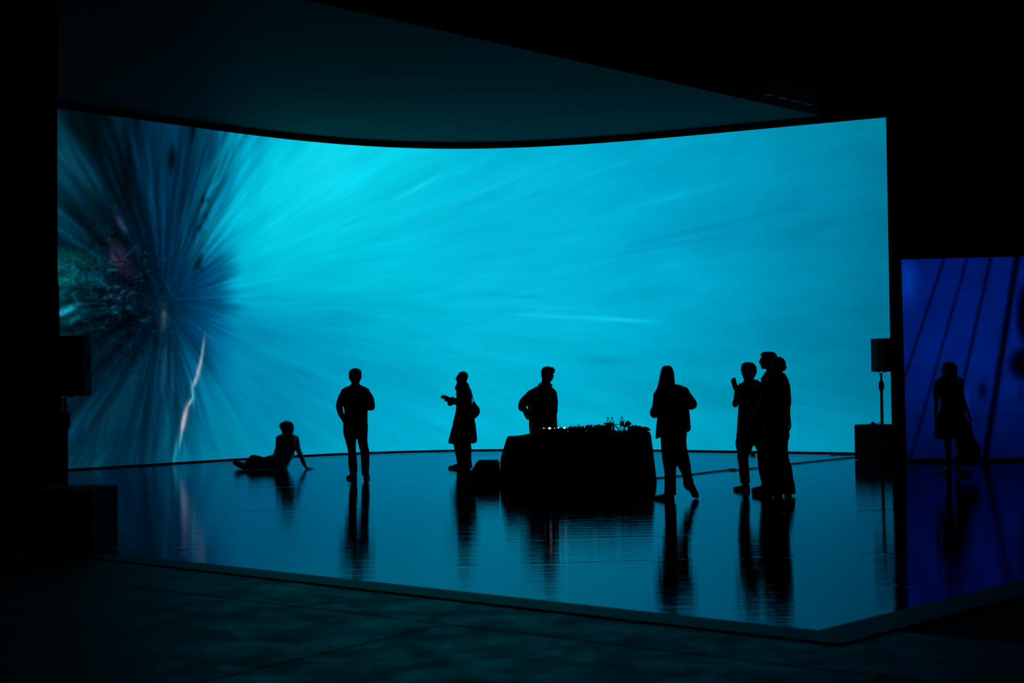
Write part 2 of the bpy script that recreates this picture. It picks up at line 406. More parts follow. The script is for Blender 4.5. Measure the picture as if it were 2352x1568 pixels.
blob(268, 585, 16, 28, -28, (48,44,72), .75); blob(292, 625, 22, 12, 20, (40,38,60), .6)
blob(175, 590, 60, 13, 14, (2,72,74), .7); blob(160, 640, 50, 14, 5, (3,62,66), .6)
blob(152, 712, 26, 8, -25, (20,140,160), .8, 1.5); blob(170, 733, 16, 5, -30, (10,110,130), .6)
blob(300, 655, 48, 24, 25, (2,6,12), .8); blob(235, 560, 40, 9, 32, (0,8,14), .8); blob(300, 735, 60, 14, -10, (0,8,14), .7)
blob(250, 455, 9, 70, -28, (0,6,10), .85); blob(225, 330, 20, 90, -20, (0,9,14), .8); blob(180, 500, 60, 8, 42, (0,14,22), .8)
blob(458, 598, 6, 26, 32, (0,12,20), .9, 2); blob(470, 575, 3, 14, 32, (20,160,180), .7); blob(448, 520, 3, 30, 18, (0,30,55), .7)
for q in range(46):
    yy_ = rng.uniform(455, 640); blob(468 - (yy_-455)*.06 + rng.normal(0, 6), yy_, rng.uniform(1.5, 3), rng.uniform(3, 8), 25, (0, 14, 26), .75, 1.5)
for q in range(150):
    xx_, yy_ = rng.uniform(134, 350), rng.uniform(560, 770); blob(xx_, yy_, rng.uniform(1.2, 2.5), rng.uniform(3, 10), rng.uniform(50, 120), (10, 84, 104) if rng.random() < .35 else (0, 8, 14), rng.uniform(.2, .5), 1.3)
blob(376, 730, 6, 22, 0, (60,90,105), .7); blob(355, 745, 9, 22, 5, (2,10,16), .8)
blob(480, 520, 10, 60, 30, (10,150,180), .45); blob(540, 470, 9, 80, 35, (10,190,215), .5); blob(520, 330, 9, 70, 28, (0,150,180), .5)
blob(375, 870, 5, 70, 4, (20,85,115), .7); blob(395, 880, 5, 60, 0, (14,80,110), .6); blob(370, 930, 5, 60, 3, (0,36,62), .7)
blob(210, 980, 16, 90, 32, (0,20,32), .7); blob(265, 940, 22, 110, 30, (3,62,84), .6); blob(355, 1000, 10, 90, 6, (0,40,64), .6)
blob(380, 1010, 12, 80, 6, (0,95,125), .5); blob(478, 700, 26, 60, 20, (0,66,112), .55)
for x, y, rx, ry, a, c in ((463,822,2.6,30,8,(130,165,180)),(456,850,3,18,12,(175,190,205)),(448,876,3,14,20,(150,190,205)),(443,905,2.2,22,-5,(70,190,205)),(436,925,2.4,14,28,(120,185,200)),(424,958,4,24,13,(200,200,212)),(421,975,3,16,10,(190,180,200)),(415,1005,2.2,22,6,(90,190,205)),(402,1045,3.5,35,8,(20,150,175)),(466,800,2,20,6,(90,150,170))):
    blob(x, y, rx, ry, a, c, .92)
for x, y, rx, ry, a, c, k in ((1300,728,110,5,3,(20,200,226),.7),(1430,734,60,4,4,(20,205,230),.8),(1230,705,130,4,2,(10,192,220),.5),(1190,680,60,5,2,(0,160,200),.5),(1390,830,50,10,5,(0,146,184),.5),(1700,505,260,6,-13,(0,132,172),.5),(1560,560,260,5,-10,(0,142,182),.45),(1120,435,90,5,-22,(20,200,228),.5),(1350,400,140,4,-18,(10,190,220),.5),(1480,470,170,6,-15,(8,186,216),.4),(960,430,60,4,-28,(25,222,242),.6),(690,330,14,60,40,(0,178,208),.4),(580,780,60,40,0,(0,126,168),.5),(760,860,200,10,20,(0,165,200),.3),(1860,930,170,5,8,(0,116,150),.4),(1100,810,260,8,10,(4,190,220),.3)):
    blob(x, y, rx, ry, a, c, k)
V = []; Fc = []; UV = []
nrm = []
for i in range(NC+1):
    for j in range(NR+1): V.append((X[i], Yc[i], Zr[j]))
for i in range(NC):
    for j in range(NR):
        a = i*(NR+1) + j; Fc.append((a, a+NR+1, a+NR+2, a+1))
scr_o = Vector((X[NC//2], Yc[NC//2], 0))
screen = thing('led_screen', scr_o, 'huge curved led wall glowing cyan behind the people, dark burst at its left end', 'screen')
disp = mesh_obj('display_surface', V, Fc, None, screen)
me = disp.data
uvl = me.uv_layers.new(name='screen_uv'); li = np.empty(len(me.loops), int); me.loops.foreach_get('vertex_index', li)
uvv = np.stack([np.repeat(A, NR+1), np.tile(Zr, NC+1)], 1)
uvl.data.foreach_set('uv', uvv[li].ravel().astype(np.float32))
ca = me.color_attributes.new('picture', 'FLOAT_COLOR', 'POINT')
ca.data.foreach_set('color', np.concatenate([Cc.reshape(-1, 3), left.reshape(-1, 1)], 1).ravel().astype(np.float32))
def px_to_arc(px, py):
    i = int(round((px - XL)/(XRt - XL)*NC)); j = int(np.argmin(abs(PY[i] - py))); return A[i], Zr[j]
def screen_mat():
    M = bpy.data.materials.new('led_picture'); M.use_nodes = True; nt = M.node_tree; N = nt.nodes; L = nt.links; N.clear()
    at_ = N.new('ShaderNodeVertexColor'); at_.layer_name = 'picture'
    uv = N.new('ShaderNodeUVMap'); uv.uv_map = 'screen_uv'
    cx, cz = px_to_arc(CX, CY)
    sub = N.new('ShaderNodeVectorMath'); sub.operation = 'SUBTRACT'; sub.inputs[1].default_value = (cx, cz, 0)
    wn = N.new('ShaderNodeTexNoise'); wn.inputs['Scale'].default_value = .9; wn.inputs['Detail'].default_value = 3; L.new(uv.outputs[0], wn.inputs['Vector'])
    wsub = N.new('ShaderNodeVectorMath'); wsub.operation = 'SUBTRACT'; wsub.inputs[1].default_value = (.5, .5, .5); L.new(wn.outputs['Color'], wsub.inputs[0])
    wmul = N.new('ShaderNodeVectorMath'); wmul.operation = 'MULTIPLY'; L.new(wsub.outputs[0], wmul.inputs[0])
    wsc = N.new('ShaderNodeCombineXYZ'); wm = N.new('ShaderNodeMath'); wm.operation = 'MULTIPLY_ADD'; wm.inputs[1].default_value = .5; wm.inputs[2].default_value = .05
    L.new(at_.outputs[1], wm.inputs[0]); L.new(wm.outputs[0], wsc.inputs[0]); L.new(wm.outputs[0], wsc.inputs[1]); L.new(wsc.outputs[0], wmul.inputs[1])
    wadd = N.new('ShaderNodeVectorMath'); L.new(wmul.outputs[0], wadd.inputs[0]); L.new(uv.outputs[0], wadd.inputs[1]); L.new(wadd.outputs[0], sub.inputs[0])
    nor = N.new('ShaderNodeVectorMath'); nor.operation = 'NORMALIZE'; L.new(sub.outputs[0], nor.inputs[0])
    ln = N.new('ShaderNodeVectorMath'); ln.operation = 'LENGTH'; L.new(sub.outputs[0], ln.inputs[0])
    sep = N.new('ShaderNodeSeparateXYZ'); L.new(nor.outputs[0], sep.inputs[0])
    def streak(ks, kr, det):
        cb = N.new('ShaderNodeCombineXYZ')
        for q, src in ((0, sep.outputs[0]), (1, sep.outputs[1])):
            mm = N.new('ShaderNodeMath'); mm.operation = 'MULTIPLY'; mm.inputs[1].default_value = ks; L.new(src, mm.inputs[0]); L.new(mm.outputs[0], cb.inputs[q])
        mm = N.new('ShaderNodeMath'); mm.operation = 'MULTIPLY'; mm.inputs[1].default_value = kr; L.new(ln.outputs['Value'], mm.inputs[0]); L.new(mm.outputs[0], cb.inputs[2])
        n = N.new('ShaderNodeTexNoise'); n.inputs['Scale'].default_value = 1; n.inputs['Detail'].default_value = det; n.inputs['Roughness'].default_value = .6
        L.new(cb.outputs[0], n.inputs['Vector']); return n.outputs[0]
    def mth(op, a, b):
        k = N.new('ShaderNodeMath'); k.operation = op
        for q, v_ in ((0, a), (1, b)):
            if isinstance(v_, (int, float)): k.inputs[q].default_value = v_
            else: L.new(v_, k.inputs[q])
        return k.outputs[0]
    s1 = streak(13, .32, 3); s2 = streak(34, .8, 4)
    s = mth('ADD', mth('MULTIPLY', mth('SUBTRACT', s1, .5), .8), mth('MULTIPLY', mth('SUBTRACT', s2, .5), .6))
    fine = N.new('ShaderNodeTexNoise'); fine.inputs['Scale'].default_value = 4.2; fine.inputs['Detail'].default_value = 9; fine.inputs['Roughness'].default_value = .7
    fine.inputs['Distortion'].default_value = 1.2
    L.new(uv.outputs[0], fine.inputs['Vector'])
    near = N.new('ShaderNodeMapRange'); near.inputs['From Min'].default_value = 1.9; near.inputs['From Max'].default_value = .2
    qx, qz = px_to_arc(255, 670); dst = N.new('ShaderNodeVectorMath'); dst.operation = 'DISTANCE'; dst.inputs[1].default_value = (qx, qz, 0)
    L.new(uv.outputs[0], dst.inputs[0]); L.new(dst.outputs['Value'], near.inputs[0])
    far = N.new('ShaderNodeMapRange'); far.inputs['From Min'].default_value = .1; far.inputs['From Max'].default_value = 1.6; L.new(ln.outputs['Value'], far.inputs[0])
    amp = mth('MULTIPLY', mth('ADD', mth('MULTIPLY', at_.outputs[1], 1.3), .5), far.outputs[0])
    e = mth('MULTIPLY', s, amp)
    e = mth('ADD', e, mth('MULTIPLY', mth('MULTIPLY', mth('SUBTRACT', fine.outputs[0], .5), near.outputs[0]), mth('MULTIPLY', at_.outputs[1], 9.0)))
    k = mth('EXPONENT', e, 0)
    em = N.new('ShaderNodeEmission'); L.new(at_.outputs[0], em.inputs[0]); L.new(k, em.inputs[1])
    o = N.new('ShaderNodeOutputMaterial'); L.new(em.outputs[0], o.inputs[0])
    return M
me.materials.append(screen_mat())
def offset_pts(off):
    P = []
    for i in range(0, NC+1, 10):
        a, b = max(i-5, 0), min(i+5, NC)
        t = Vector((X[b]-X[a], Yc[b]-Yc[a])).normalized(); n = Vector((t.y, -t.x))   # towards the audience
        P.append(Vector((X[i], Yc[i])) + n*off)
    return P
def curved_beam(name, o1, o2, z0, z1, material, parent):
    a, b = offset_pts(o1), offset_pts(o2); n = len(a); V = []
    for P, Q in zip(a, b): V += [(P.x, P.y, z0), (P.x, P.y, z1), (Q.x, Q.y, z1), (Q.x, Q.y, z0)]
    F2 = []
    for i in range(n-1):
        for q in range(4): F2.append((4*i+q, 4*i+(q+1) % 4, 4*i+4+(q+1) % 4, 4*i+4+q))
    F2 += [(0,1,2,3)[::-1], (4*n-4, 4*n-3, 4*n-2, 4*n-1)]
    return mesh_obj(name, V, F2, material, parent)
curved_beam('screen_cabinet', -.16, -.012, .0, HS, M_frame, screen)
curved_beam('base_strip', -.01, .03, 0.0, Z0 - .001, M_frame, screen)
curved_beam('top_rail', -.16, .012, HS + .004, ZC - .012, M_frame, screen)
ee = Vector((X[-1], Yc[-1], 0)); g = G(); g.box((ee.x + .03, ee.y + .02, HS/2), (.05, .12, HS), rz=0)
g.obj('end_frame', M_frame, screen)

# ---------------------------------------------------------------- blue screen on the right
YB = 25.0
bl = thing('video_screen', at(2250, 1062, YB), 'dim deep blue video screen beyond the right hand speaker, dark slanting lines on it', 'screen')
nx, nz = 150, 120; V = []; cc = []
for i in range(nx+1):
    for j in range(nz+1):
        s_, t_ = i/nx, j/nz
        yt = 596 - 8*s_*1.33; yb = 1054 + 0*s_
        xx = (2070 + 13*t_) + (2470 - 2070 - 8*t_)*s_; yy = yt + (yb - yt)*t_
        V.append(at(xx, yy, YB)); cc.append((xx, yy))
cc = np.array(cc); bx, by = cc[:, 0], cc[:, 1]; t_ = (by-590)/465
B = np.zeros((len(cc), 3)); topc, midc, lowc = [np.array(s2l(c)) for c in ((0,22,98), (0,26,108), (0,8,52))]
wgt = np.clip(t_*2, 0, 1)[:, None]; w2 = np.clip(t_*2-1, 0, 1)[:, None]
B = (topc*(1-wgt) + midc*wgt)*(1-w2) + lowc*w2
def darkline(x0, y0, x1, y1, wd, k):
    global B
    L_ = math.hypot(x1-x0, y1-y0); tt = ((bx-x0)*(x1-x0) + (by-y0)*(y1-y0))/L_**2
    d = abs((bx-x0)*(y1-y0) - (by-y0)*(x1-x0))/L_
    f = k*np.exp(-(d/wd)**3)*np.clip(1 - (tt-1)*8, 0, 1)
    B = B*(1-f[:, None])
darkline(2170, 590, 2080, 860, 4.5, .75); darkline(2222, 590, 2092, 1050, 4.5, .7); darkline(2276, 590, 2212, 880, 5, .8)
darkline(2337, 585, 2262, 1056, 9, .97); darkline(2420, 585, 2370, 1056, 8, .9)
def bblob(x, y, rx, ry, c, k, p=1):
    global B
    f = (k*np.exp(-(((bx-x)/rx)**2 + ((by-y)/ry)**2)**p))[:, None]; B = B*(1-f) + np.array(s2l(c))*f
bblob(2082, 650, 22, 50, (0,52,160), .9); bblob(2350, 835, 36, 40, (0,0,8), 1, 3); bblob(2362, 720, 30, 80, (0,0,8), 1, 3)
bblob(2257, 898, 12, 20, (0,2,22), .85, 1.5); bblob(2345, 900, 8, 22, (0,4,36), .7); bblob(2325, 895, 18, 22, (0,26,92), .5); bblob(2222, 905, 7, 26, (0,34,118), .7)
Fc = [(i*(nz+1)+j, i*(nz+1)+j+1, (i+1)*(nz+1)+j+1, (i+1)*(nz+1)+j) for i in range(nx) for j in range(nz)]
bd = mesh_obj('display_surface', V, Fc, None, bl)
ca = bd.data.color_attributes.new('picture', 'FLOAT_COLOR', 'POINT')
ca.data.foreach_set('color', np.concatenate([B, np.ones((len(B), 1))], 1).ravel().astype(np.float32))
Mb = bpy.data.materials.new('blue_picture'); Mb.use_nodes = True; nt = Mb.node_tree; nt.nodes.clear()
a_ = nt.nodes.new('ShaderNodeVertexColor'); a_.layer_name = 'picture'
tc = nt.nodes.new('ShaderNodeTexCoord'); nn = nt.nodes.new('ShaderNodeTexNoise'); nn.inputs['Scale'].default_value = 2; nn.inputs['Detail'].default_value = 6
nt.links.new(tc.outputs['Object'], nn.inputs['Vector'])
mr = nt.nodes.new('ShaderNodeMapRange'); mr.inputs['From Min'].default_value = .3; mr.inputs['From Max'].default_value = .7; mr.inputs['To Min'].default_value = .8; mr.inputs['To Max'].default_value = 1.2
nt.links.new(nn.outputs[0], mr.inputs[0])
em = nt.nodes.new('ShaderNodeEmission'); oo = nt.nodes.new('ShaderNodeOutputMaterial')
nt.links.new(a_.outputs[0], em.inputs[0]); nt.links.new(mr.outputs[0], em.inputs[1]); nt.links.new(em.outputs[0], oo.inputs[0])
bd.data.materials.append(Mb)
p0, p1, p2, p3 = at(2070, 596, YB), at(2083, 1054, YB), at(2470, 585, YB), at(2475, 1054, YB)
g = G(); g.box(((p0.x+p2.x)/2, YB + .13, p0.z/2 + .02), (p2.x-p0.x + .02, .2, p0.z + .04)); g.obj('screen_cabinet', M_frame, bl)
g = G(); g.box(((p0.x+p2.x)/2 + .05, YB - .02, p1.z/2), (p2.x-p1.x, .05, p1.z - .004)); g.obj('base_strip', M_frame, bl)
# black masking flat between the two screens
g = G(); a = at(2052, 900, 26.2); b_ = at(2078, 900, 26.2)
g.box(((a.x+b_.x)/2, 26.2, 3.3), (b_.x-a.x, .1, 6.6)); tag(g.obj('masking_flat', M_drape, loc=((a.x+b_.x)/2, 26.2, 0)), 'tall narrow black masking flat between the cyan and the blue screen', 'flat')

# ---------------------------------------------------------------- black drape at the left
YD = 14.3
edge = [(130, -60), (130, 400), (131, 640), (134, 665), (135, 772), (138, 915), (141, 980), (146, 1045), (147, 1300)]
V = []; zs = []
rows = []
for px, py in edge: rows.append(at(px, py, YD))
rows[-1].z = 0
nf = 90
top0 = rows[0].copy()
for r in rows:
    for i in range(nf+1):
        x = r.x - i*(r.x + XR - .05)/nf
        y = YD + (.06*math.sin(i*1.9) + .03*math.sin(i*3.7+1))*min(i/2, 1)
        V.append((x, y, max(r.z, .0)))
extra = [(v_[0], v_[1], 10.95) for v_ in V[:nf+1]]
V = extra + V
Fc = [(k*(nf+1)+i, k*(nf+1)+i+1, (k+1)*(nf+1)+i+1, (k+1)*(nf+1)+i) for k in range(len(rows)) for i in range(nf)]
dr = mesh_obj('stage_drape', V, Fc, M_drape, loc=(rows[-1].x - 3, YD, 0), smooth=True)
sd = dr.modifiers.new('t', 'SOLIDIFY'); sd.thickness = .02
tag(dr, 'tall black drape closing off the left side beside the speaker', 'drape')

# ---------------------------------------------------------------- loudspeakers
def cable(name, pts, r, label, cat='cable', parent=None, group=None):
    g = G(); g.tube([(p, r) for p in pts], 7, True, 5)
    o = g.obj(name, M_cable, parent, True, None if parent else pts[0])
    if label: tag(o, label, cat, group)
    return o
def subwoofer(cx, cy, wd, dp, h, rz, label):
    t = thing('subwoofer', (cx, cy, 0), label, 'speaker', 'bass cabinets'); t.rotation_euler.z = 0
    R = Matrix.Rotation(rz, 3, 'Z'); P = lambda x, y, z: Vector((cx, cy, 0)) + R @ Vector((x, y, z))
    g = G(); g.box(P(0, 0, h/2 + .003), (wd, dp, h - .006), rz, bev=.006); g.obj('cabinet', M_plast, t)
    g = G(); g.box(P(0, -dp/2 - .008, h/2), (wd - .06, .014, h - .09), rz, bev=.004); g.obj('grille', M_grille, t)
    for s in (-1, 1):
        g = G(); g.tube([(P(s*(wd/2 + .004), -.1, h*.78), .011), (P(s*(wd/2 + .04), -.09, h*.78), .012), (P(s*(wd/2 + .04), .09, h*.78), .012), (P(s*(wd/2 + .004), .1, h*.78), .011)], 8); g.obj('handle', M_plast, t, True)
    g = G(); g.cyl(P(0, 0, h - .002), .035, .012); g.obj('pole_socket', M_steel, t)
    for sx in (-1, 1):
        for sy in (-1, 1):
            g = G(); g.cyl(P(sx*(wd/2-.06), sy*(dp/2-.06), 0), .025, .008); g.obj('rubber_foot', M_sole, t)
    return t
def top_speaker(cx, cy, wd, dp, z0, h, rz, label, side=1):
    t = thing('loudspeaker', (cx, cy, z0), label, 'speaker', 'loudspeakers on poles')
    R = Matrix.Rotation(rz, 3, 'Z'); P = lambda x, y, z: Vector((cx, cy, 0)) + R @ Vector((x, y, z))
    # trapezoid box: narrower at the back
    g = G(); prof = [(-wd/2, -dp/2), (wd/2, -dp/2), (wd/2, -dp*.05), (wd*.30, dp/2), (-wd*.30, dp/2), (-wd/2, -dp*.05)]
    g.loft([[P(x*k, y*k, z) for x, y in prof] for z, k in ((z0, .97), (z0+.012, 1), (z0+h-.012, 1), (z0+h, .97))]); g.obj('cabinet', M_plast, t)
    g = G(); g.box(P(0, -dp/2 - .006, z0 + h/2), (wd - .03, .012, h - .03), rz, bev=.004); g.obj('grille', M_grille, t)
    for s in (-1, 1):
        g = G(); g.box(P(s*(wd/2 + .001), -dp*.22, z0 + h*.55), (.012, .07, .12), rz, bev=.004); g.obj('handle', M_frame, t)
    g = G(); g.cyl(P(0, 0, z0 - .012), .03, .014); g.obj('pole_cup', M_steel, t)
    return t
def pole(cx, cy, z0, z1, zc, label):
    t = thing('speaker_pole', (cx, cy, z0), label, 'speaker pole', 'speaker poles')
    g = G(); g.cyl((cx, cy, z0), .028, zc - z0 + .03); g.obj('lower_tube', M_steel, t)
    g = G(); g.cyl((cx, cy, zc - .02), .020, z1 - zc + .02); g.obj('upper_tube', M_steel, t)
    g = G(); g.cyl((cx, cy, zc - .10), .03, .05, 14, .05); g.cyl((cx, cy, zc - .05), .05, .08, 14, .05); g.cyl((cx, cy, zc + .03), .05, .05, 14, .025); g.obj('clamp_collar', M_plast, t)
    g = G(); g.tube([(Vector((cx, cy - .04, zc)), .008), (Vector((cx + .01, cy - .085, zc)), .02)], 10); g.obj('clamp_knob', M_plast, t, True)
    return t
# right stack
YS = 25.6
a, b_ = at(1972, 1000, YS), at(2072, 1000, YS); cx = (a.x + b_.x)/2
hs = at(2020, 975, YS).z
subwoofer(cx, YS + .1, .60, .62, hs, math.radians(38), 'black bass cabinet standing on the floor at the right end of the cyan screen')
pz0, pz1 = at(2026, 855, YS).z, at(2026, 777, YS).z
px_ = at(2028, 900, YS).x
pole(px_, YS + .1, hs + .011, pz0 - .003, at(2028, 884, YS).z, 'slim black pole with clamp on the right hand bass cabinet')
top_speaker(at(2034, 800, YS).x, YS + .1, .42, .40, pz0 + .012, pz1 - pz0 - .012, math.radians(32), 'black loudspeaker on a pole beside the right edge of the cyan screen')
cable('speaker_cable', [at(2016, 852, YS - .12), at(2022, 862, YS - .08), at(2025, 872, YS - .02), at(2026, 900, YS + .03), at(2026, 930, YS + .04), at(2026.5, 958, YS), at(2022, 969, YS - .03), at(2015, 971.5, YS - .06)], .006, 'thin cable running down the right hand speaker pole', group='speaker pole cables')
g = G(); pp = at(2005, 973, YS - .12); pp.z = hs + .02
g.box(pp, (.11, .05, .025), .3, bev=.006); g.box(pp + Vector((.0, 0, .025)), (.05, .03, .03), .5, ('Y', .5), bev=.006)
tag(g.obj('power_connector', M_plast, loc=pp), 'small black plug lying on top of the right hand bass cabinet', 'connector')
# left stack, nearer
YL = 13.35
rx_ = at(247, 1200, YL)
hl = at(246, 1124, YL - .2).z
subwoofer(rx_.x - .36, YL + .14, .62, .60, hl, math.radians(-8), 'black bass cabinet on the near left corner of the glossy floor')
px_ = at(150, 1000, YL + .14).x; 
cyl_y = YL + .14
z0l = at(150, 912, cyl_y).z; z1l = at(150, 772, cyl_y).z
pole(px_, cyl_y, hl + .011, z0l - .003, at(150, 962, cyl_y).z, 'thick black pole with round clamp on the left hand bass cabinet')
top_speaker(at(207, 800, YL).x - .225, cyl_y, .42, .38, z0l + .012, z1l - z0l - .012, math.radians(-6), 'black loudspeaker on a pole in front of the black drape at left')
cable('speaker_cable', [at(141, 913, cyl_y - .1), at(142.5, 930, cyl_y - .1), at(141.5, 945, cyl_y-.1), at(147, 960, cyl_y-.08)], .005, 'thin cable loop left of the left hand speaker pole', group='speaker pole cables')
cable('speaker_cable', [at(151, 925, cyl_y - .034), at(156, 931, cyl_y - .05), at(160, 940, cyl_y - .06), at(164, 947, cyl_y-.06)], .004, 'short stray cable end right of the left hand speaker pole', group='speaker pole cables')

# ---------------------------------------------------------------- people
VOX = .0065
def cat(P, k, n=4):
    """Catmull-Rom through tuples"""
    out = []
    P = [np.array(p, float) for p in P]
    for i in range(len(P)-1):
        p0, p1, p2, p3 = P[max(i-1, 0)], P[i], P[i+1], P[min(i+2, len(P)-1)]
        for q in range(n):
            t = q/n; out.append(.5*((2*p1) + (p2-p0)*t + (2*p0-5*p1+4*p2-p3)*t*t + (3*p1-p0-3*p2+p3)*t**3))
    out.append(P[-1]); return out
class Fig:
    def __init__(s, Y, px, name, label):
        s.Y = Y; s.S = Y/FPX; base = at(px, hor(px) + CAM.z*FPX/Y, Y)
        s.t = thing('person', (base.x, base.y, 0), label, 'person')
        s.skin = G()
    def rows(s, g, rows, shrink=1.0, e=2.3, n=28):
        """(py, xl, xr, half thickness m, dy m)"""
        rows = [(r + (0,))[:5] for r in rows]; R = cat(rows, 5, 3); rings = []
        for py, xl, xr, b, dy in R:
            c = at((xl+xr)/2, py, s.Y + dy); a = max((xr-xl)/2*(s.Y+dy)/FPX*shrink, .004); b = max(b*shrink, .004); ring = []
            for i in range(n):
                t = 2*math.pi*i/n; ct, st = math.cos(t), math.sin(t)
                ring.append(c + Vector((a*math.copysign(abs(ct)**(2/e), ct), b*math.copysign(abs(st)**(2/e), st), 0)))
            rings.append(ring)
        g.loft(rings)
    def tube(s, g, pts, k=1.0, n=14):
        """(px, py, dy, r px)"""
        g.tube([(at(p[0], p[1], s.Y + p[2]), p[3]*s.S*k) for p in pts], n)
    def both(s, g, kind, data, k=.84):
        if kind == 'rows': s.rows(g, data); s.rows(s.skin, data, k)
        else: s.tube(g, data); s.tube(s.skin, data, k)
    def head(s, px, py, yaw, pitch=0, roll=0, dy=0, size=1.0):
        """centre of the head; yaw 0 faces away from the camera, 90 left, 180 camera, -90 right"""
        M = Matrix.Rotation(math.radians(yaw), 3, 'Z') @ Matrix.Rotation(math.radians(pitch), 3, 'X') @ Matrix.Rotation(math.radians(roll), 3, 'Y')
        c = at(px, py, s.Y + dy); g = s.skin; k = size
        L = lambda x, y, z: c + M @ Vector((x*k, y*k, z*k))
        E = lambda x, y, z, a, b, d: g.ell(L(x, y, z), (a*k, b*k, d*k), M)
        E(0, -.012, .035, .074, .094, .082)                      # cranium
        E(0, .018, -.01, .064, .075, .095)                       # face
        E(0, .035, -.068, .045, .05, .042)                       # jaw
        E(0, .068, -.092, .02, .02, .017)                        # chin
        E(0, .083, .028, .05, .014, .012)                        # brow ridge
        g.tube([(L(0, .088, .018), .008*k), (L(0, .100, -.008), .011*k), (L(0, .108, -.028), .013*k)], 8)   # nose
        for q in (-1, 1):
            E(q*.012, .096, -.031, .008, .009, .007)             # nostril wings
            E(q*.031, .080, .008, .012, .010, .009)              # eyeballs
            E(q*.045, .062, -.02, .02, .02, .016)                # cheeks
            E(q*.074, -.006, -.005, .010, .020, .031)            # ears
            E(q*.080, -.014, .008, .007, .013, .018)
        E(0, .091, -.054, .024, .010, .006); E(0, .088, -.066, .020, .010, .0065)     # lips
        s.hc = c; s.hM = M; s.hk = k
        s.eyes = [L(q*.031, .086, .008) for q in (-1, 1)]
    def neck(s, px, py, r, px2, py2, r2, dy=0, dy2=0):
        s.skin.tube([(at(px, py, s.Y+dy), r*s.S), (at(px2, py2, s.Y+dy2), r2*s.S)], 14)
    def hand(s, wrist, D, N, side=1, curl=.35, k=1.0, spread=.06):
        """wrist (px,py,dy); D towards the fingertips, N out of the back of the hand"""
        w = at(wrist[0], wrist[1], s.Y + wrist[2]); D = Vector(D).normalized(); N = Vector(N); N = (N - D*N.dot(D)).normalized(); S = D.cross(N)*side
        g = s.skin; n = 14
        rings = []
        for t, a, b in ((-.015, .024, .019), (.0, .026, .018), (.03, .036, .017), (.065, .041, .015), (.092, .039, .012), (.10, .034, .009)):
            c = w + D*t*k; rings.append([c + S*a*k*math.cos(2*math.pi*i/n) + N*b*k*math.sin(2*math.pi*i/n) for i in range(n)])
        g.loft(rings)
        for off, ln, r in ((-.029, .062, .0078), (-.0105, .078, .0086), (.0095, .084, .0088), (.0285, .074, .0084)):
            p = w + D*.085*k + S*off*k; d = (D + S*off*spread*30).normalized(); P = [(p, r*k*1.05)]
            for q, f in enumerate((.45, .32, .26)):
                ang = curl*(q + .5)*.8; dd = (d*math.cos(ang) - N*math.sin(ang)).normalized(); p = p + dd*ln*f*k; P.append((p, r*k*(.98 - .09*q)))
            g.tube(P, 9, sub=2)
        p = w + D*.022*k + S*.026*k; d = (D*.62 + S*.72 - N*.25).normalized(); P = [(p, .0125*k), (p + d*.035*k, .0105*k)]
        d2 = (D*.85 + S*.42 - N*.35).normalized(); P.append((P[-1][0] + d2*.034*k, .0095*k)); g.tube(P, 9, sub=2)
    def shoe(s, heel, toe, L=None, lift=0, label=None, boot=.0):
        """heel and toe are world floor points"""
        H, T = Vector(heel), Vector(toe); D = (T - H); ln = D.length; D.normalize(); Zv = Vector((0, 0, 1)); S = D.cross(Zv).normalized(); Up = S.cross(D)
        k = 1.0; n = 16
        g = G(); rings = []
        for t, w_, h in ((0, .018, .045), (.04, .030, .075), (.16, .035, .092+boot), (.30, .036, .088+boot), (.42, .038, .072), (.60, .043, .055), (.78, .045, .044), (.92, .036, .036), (1, .015, .022)):
            c = H + D*ln*t; ring = []
            for i in range(n):
                a = 2*math.pi*i/n; z = h*.5*(1 + math.sin(a)) + .012; ring.append(c + S*w_*math.cos(a) + Up*z)
            rings.append(ring)
        g.loft(rings); up = g.obj('shoe', M_shoe, s.t, True)
        g = G(); P = [(0, .022), (.05, .033), (.25, .034), (.5, .036), (.75, .046), (.92, .038), (1.0, .02)]
        out = [H + D*ln*t + S*w_ for t, w_ in P] + [H + D*ln*t - S*w_ for t, w_ in P[::-1]]
        g.loft([[p + Up*z for p in out] for z in (.001, .020)]); g.obj('sole', M_sole, up)
    def done(s, **parts):
        for nm, (g, m_, kw) in parts.items():
            if g.V: remeshed(g, nm, m_, s.t, **kw)
        remeshed(s.skin, 'body', M_skin, s.t, voxel=VOX, smooth=2)
        for e in s.eyes:
            pass
CL = dict(voxel=.009, smooth=3, fold=.010, fscale=11)
TR = dict(voxel=.009, smooth=3, fold=.012, fscale=9)
HR = dict(voxel=.007, smooth=1, fold=.006, fscale=35)
def glasses(f, label=None):
    g = G(); M = f.hM; c = f.hc; L = lambda x, y, z: c + M @ Vector((x, y, z))*f.hk
    for q in (-1, 1):
        P = [(L(q*.034 + .024*math.cos(a), .104, .008 + .019*math.sin(a)), .0022) for a in [2*math.pi*i/12 for i in range(13)]]
        g.tube(P, 6, sub=1); g.tube([(L(q*.058, .104, .012), .0022), (L(q*.078, .08, .012), .0025), (L(q*.083, -.01, .014), .0025)], 6, sub=2)
    g.tube([(L(-.010, .106, .012), .002), (L(.010, .106, .012), .002)], 6, sub=1)
    return g.obj('glasses', M_lens, f.t, True)

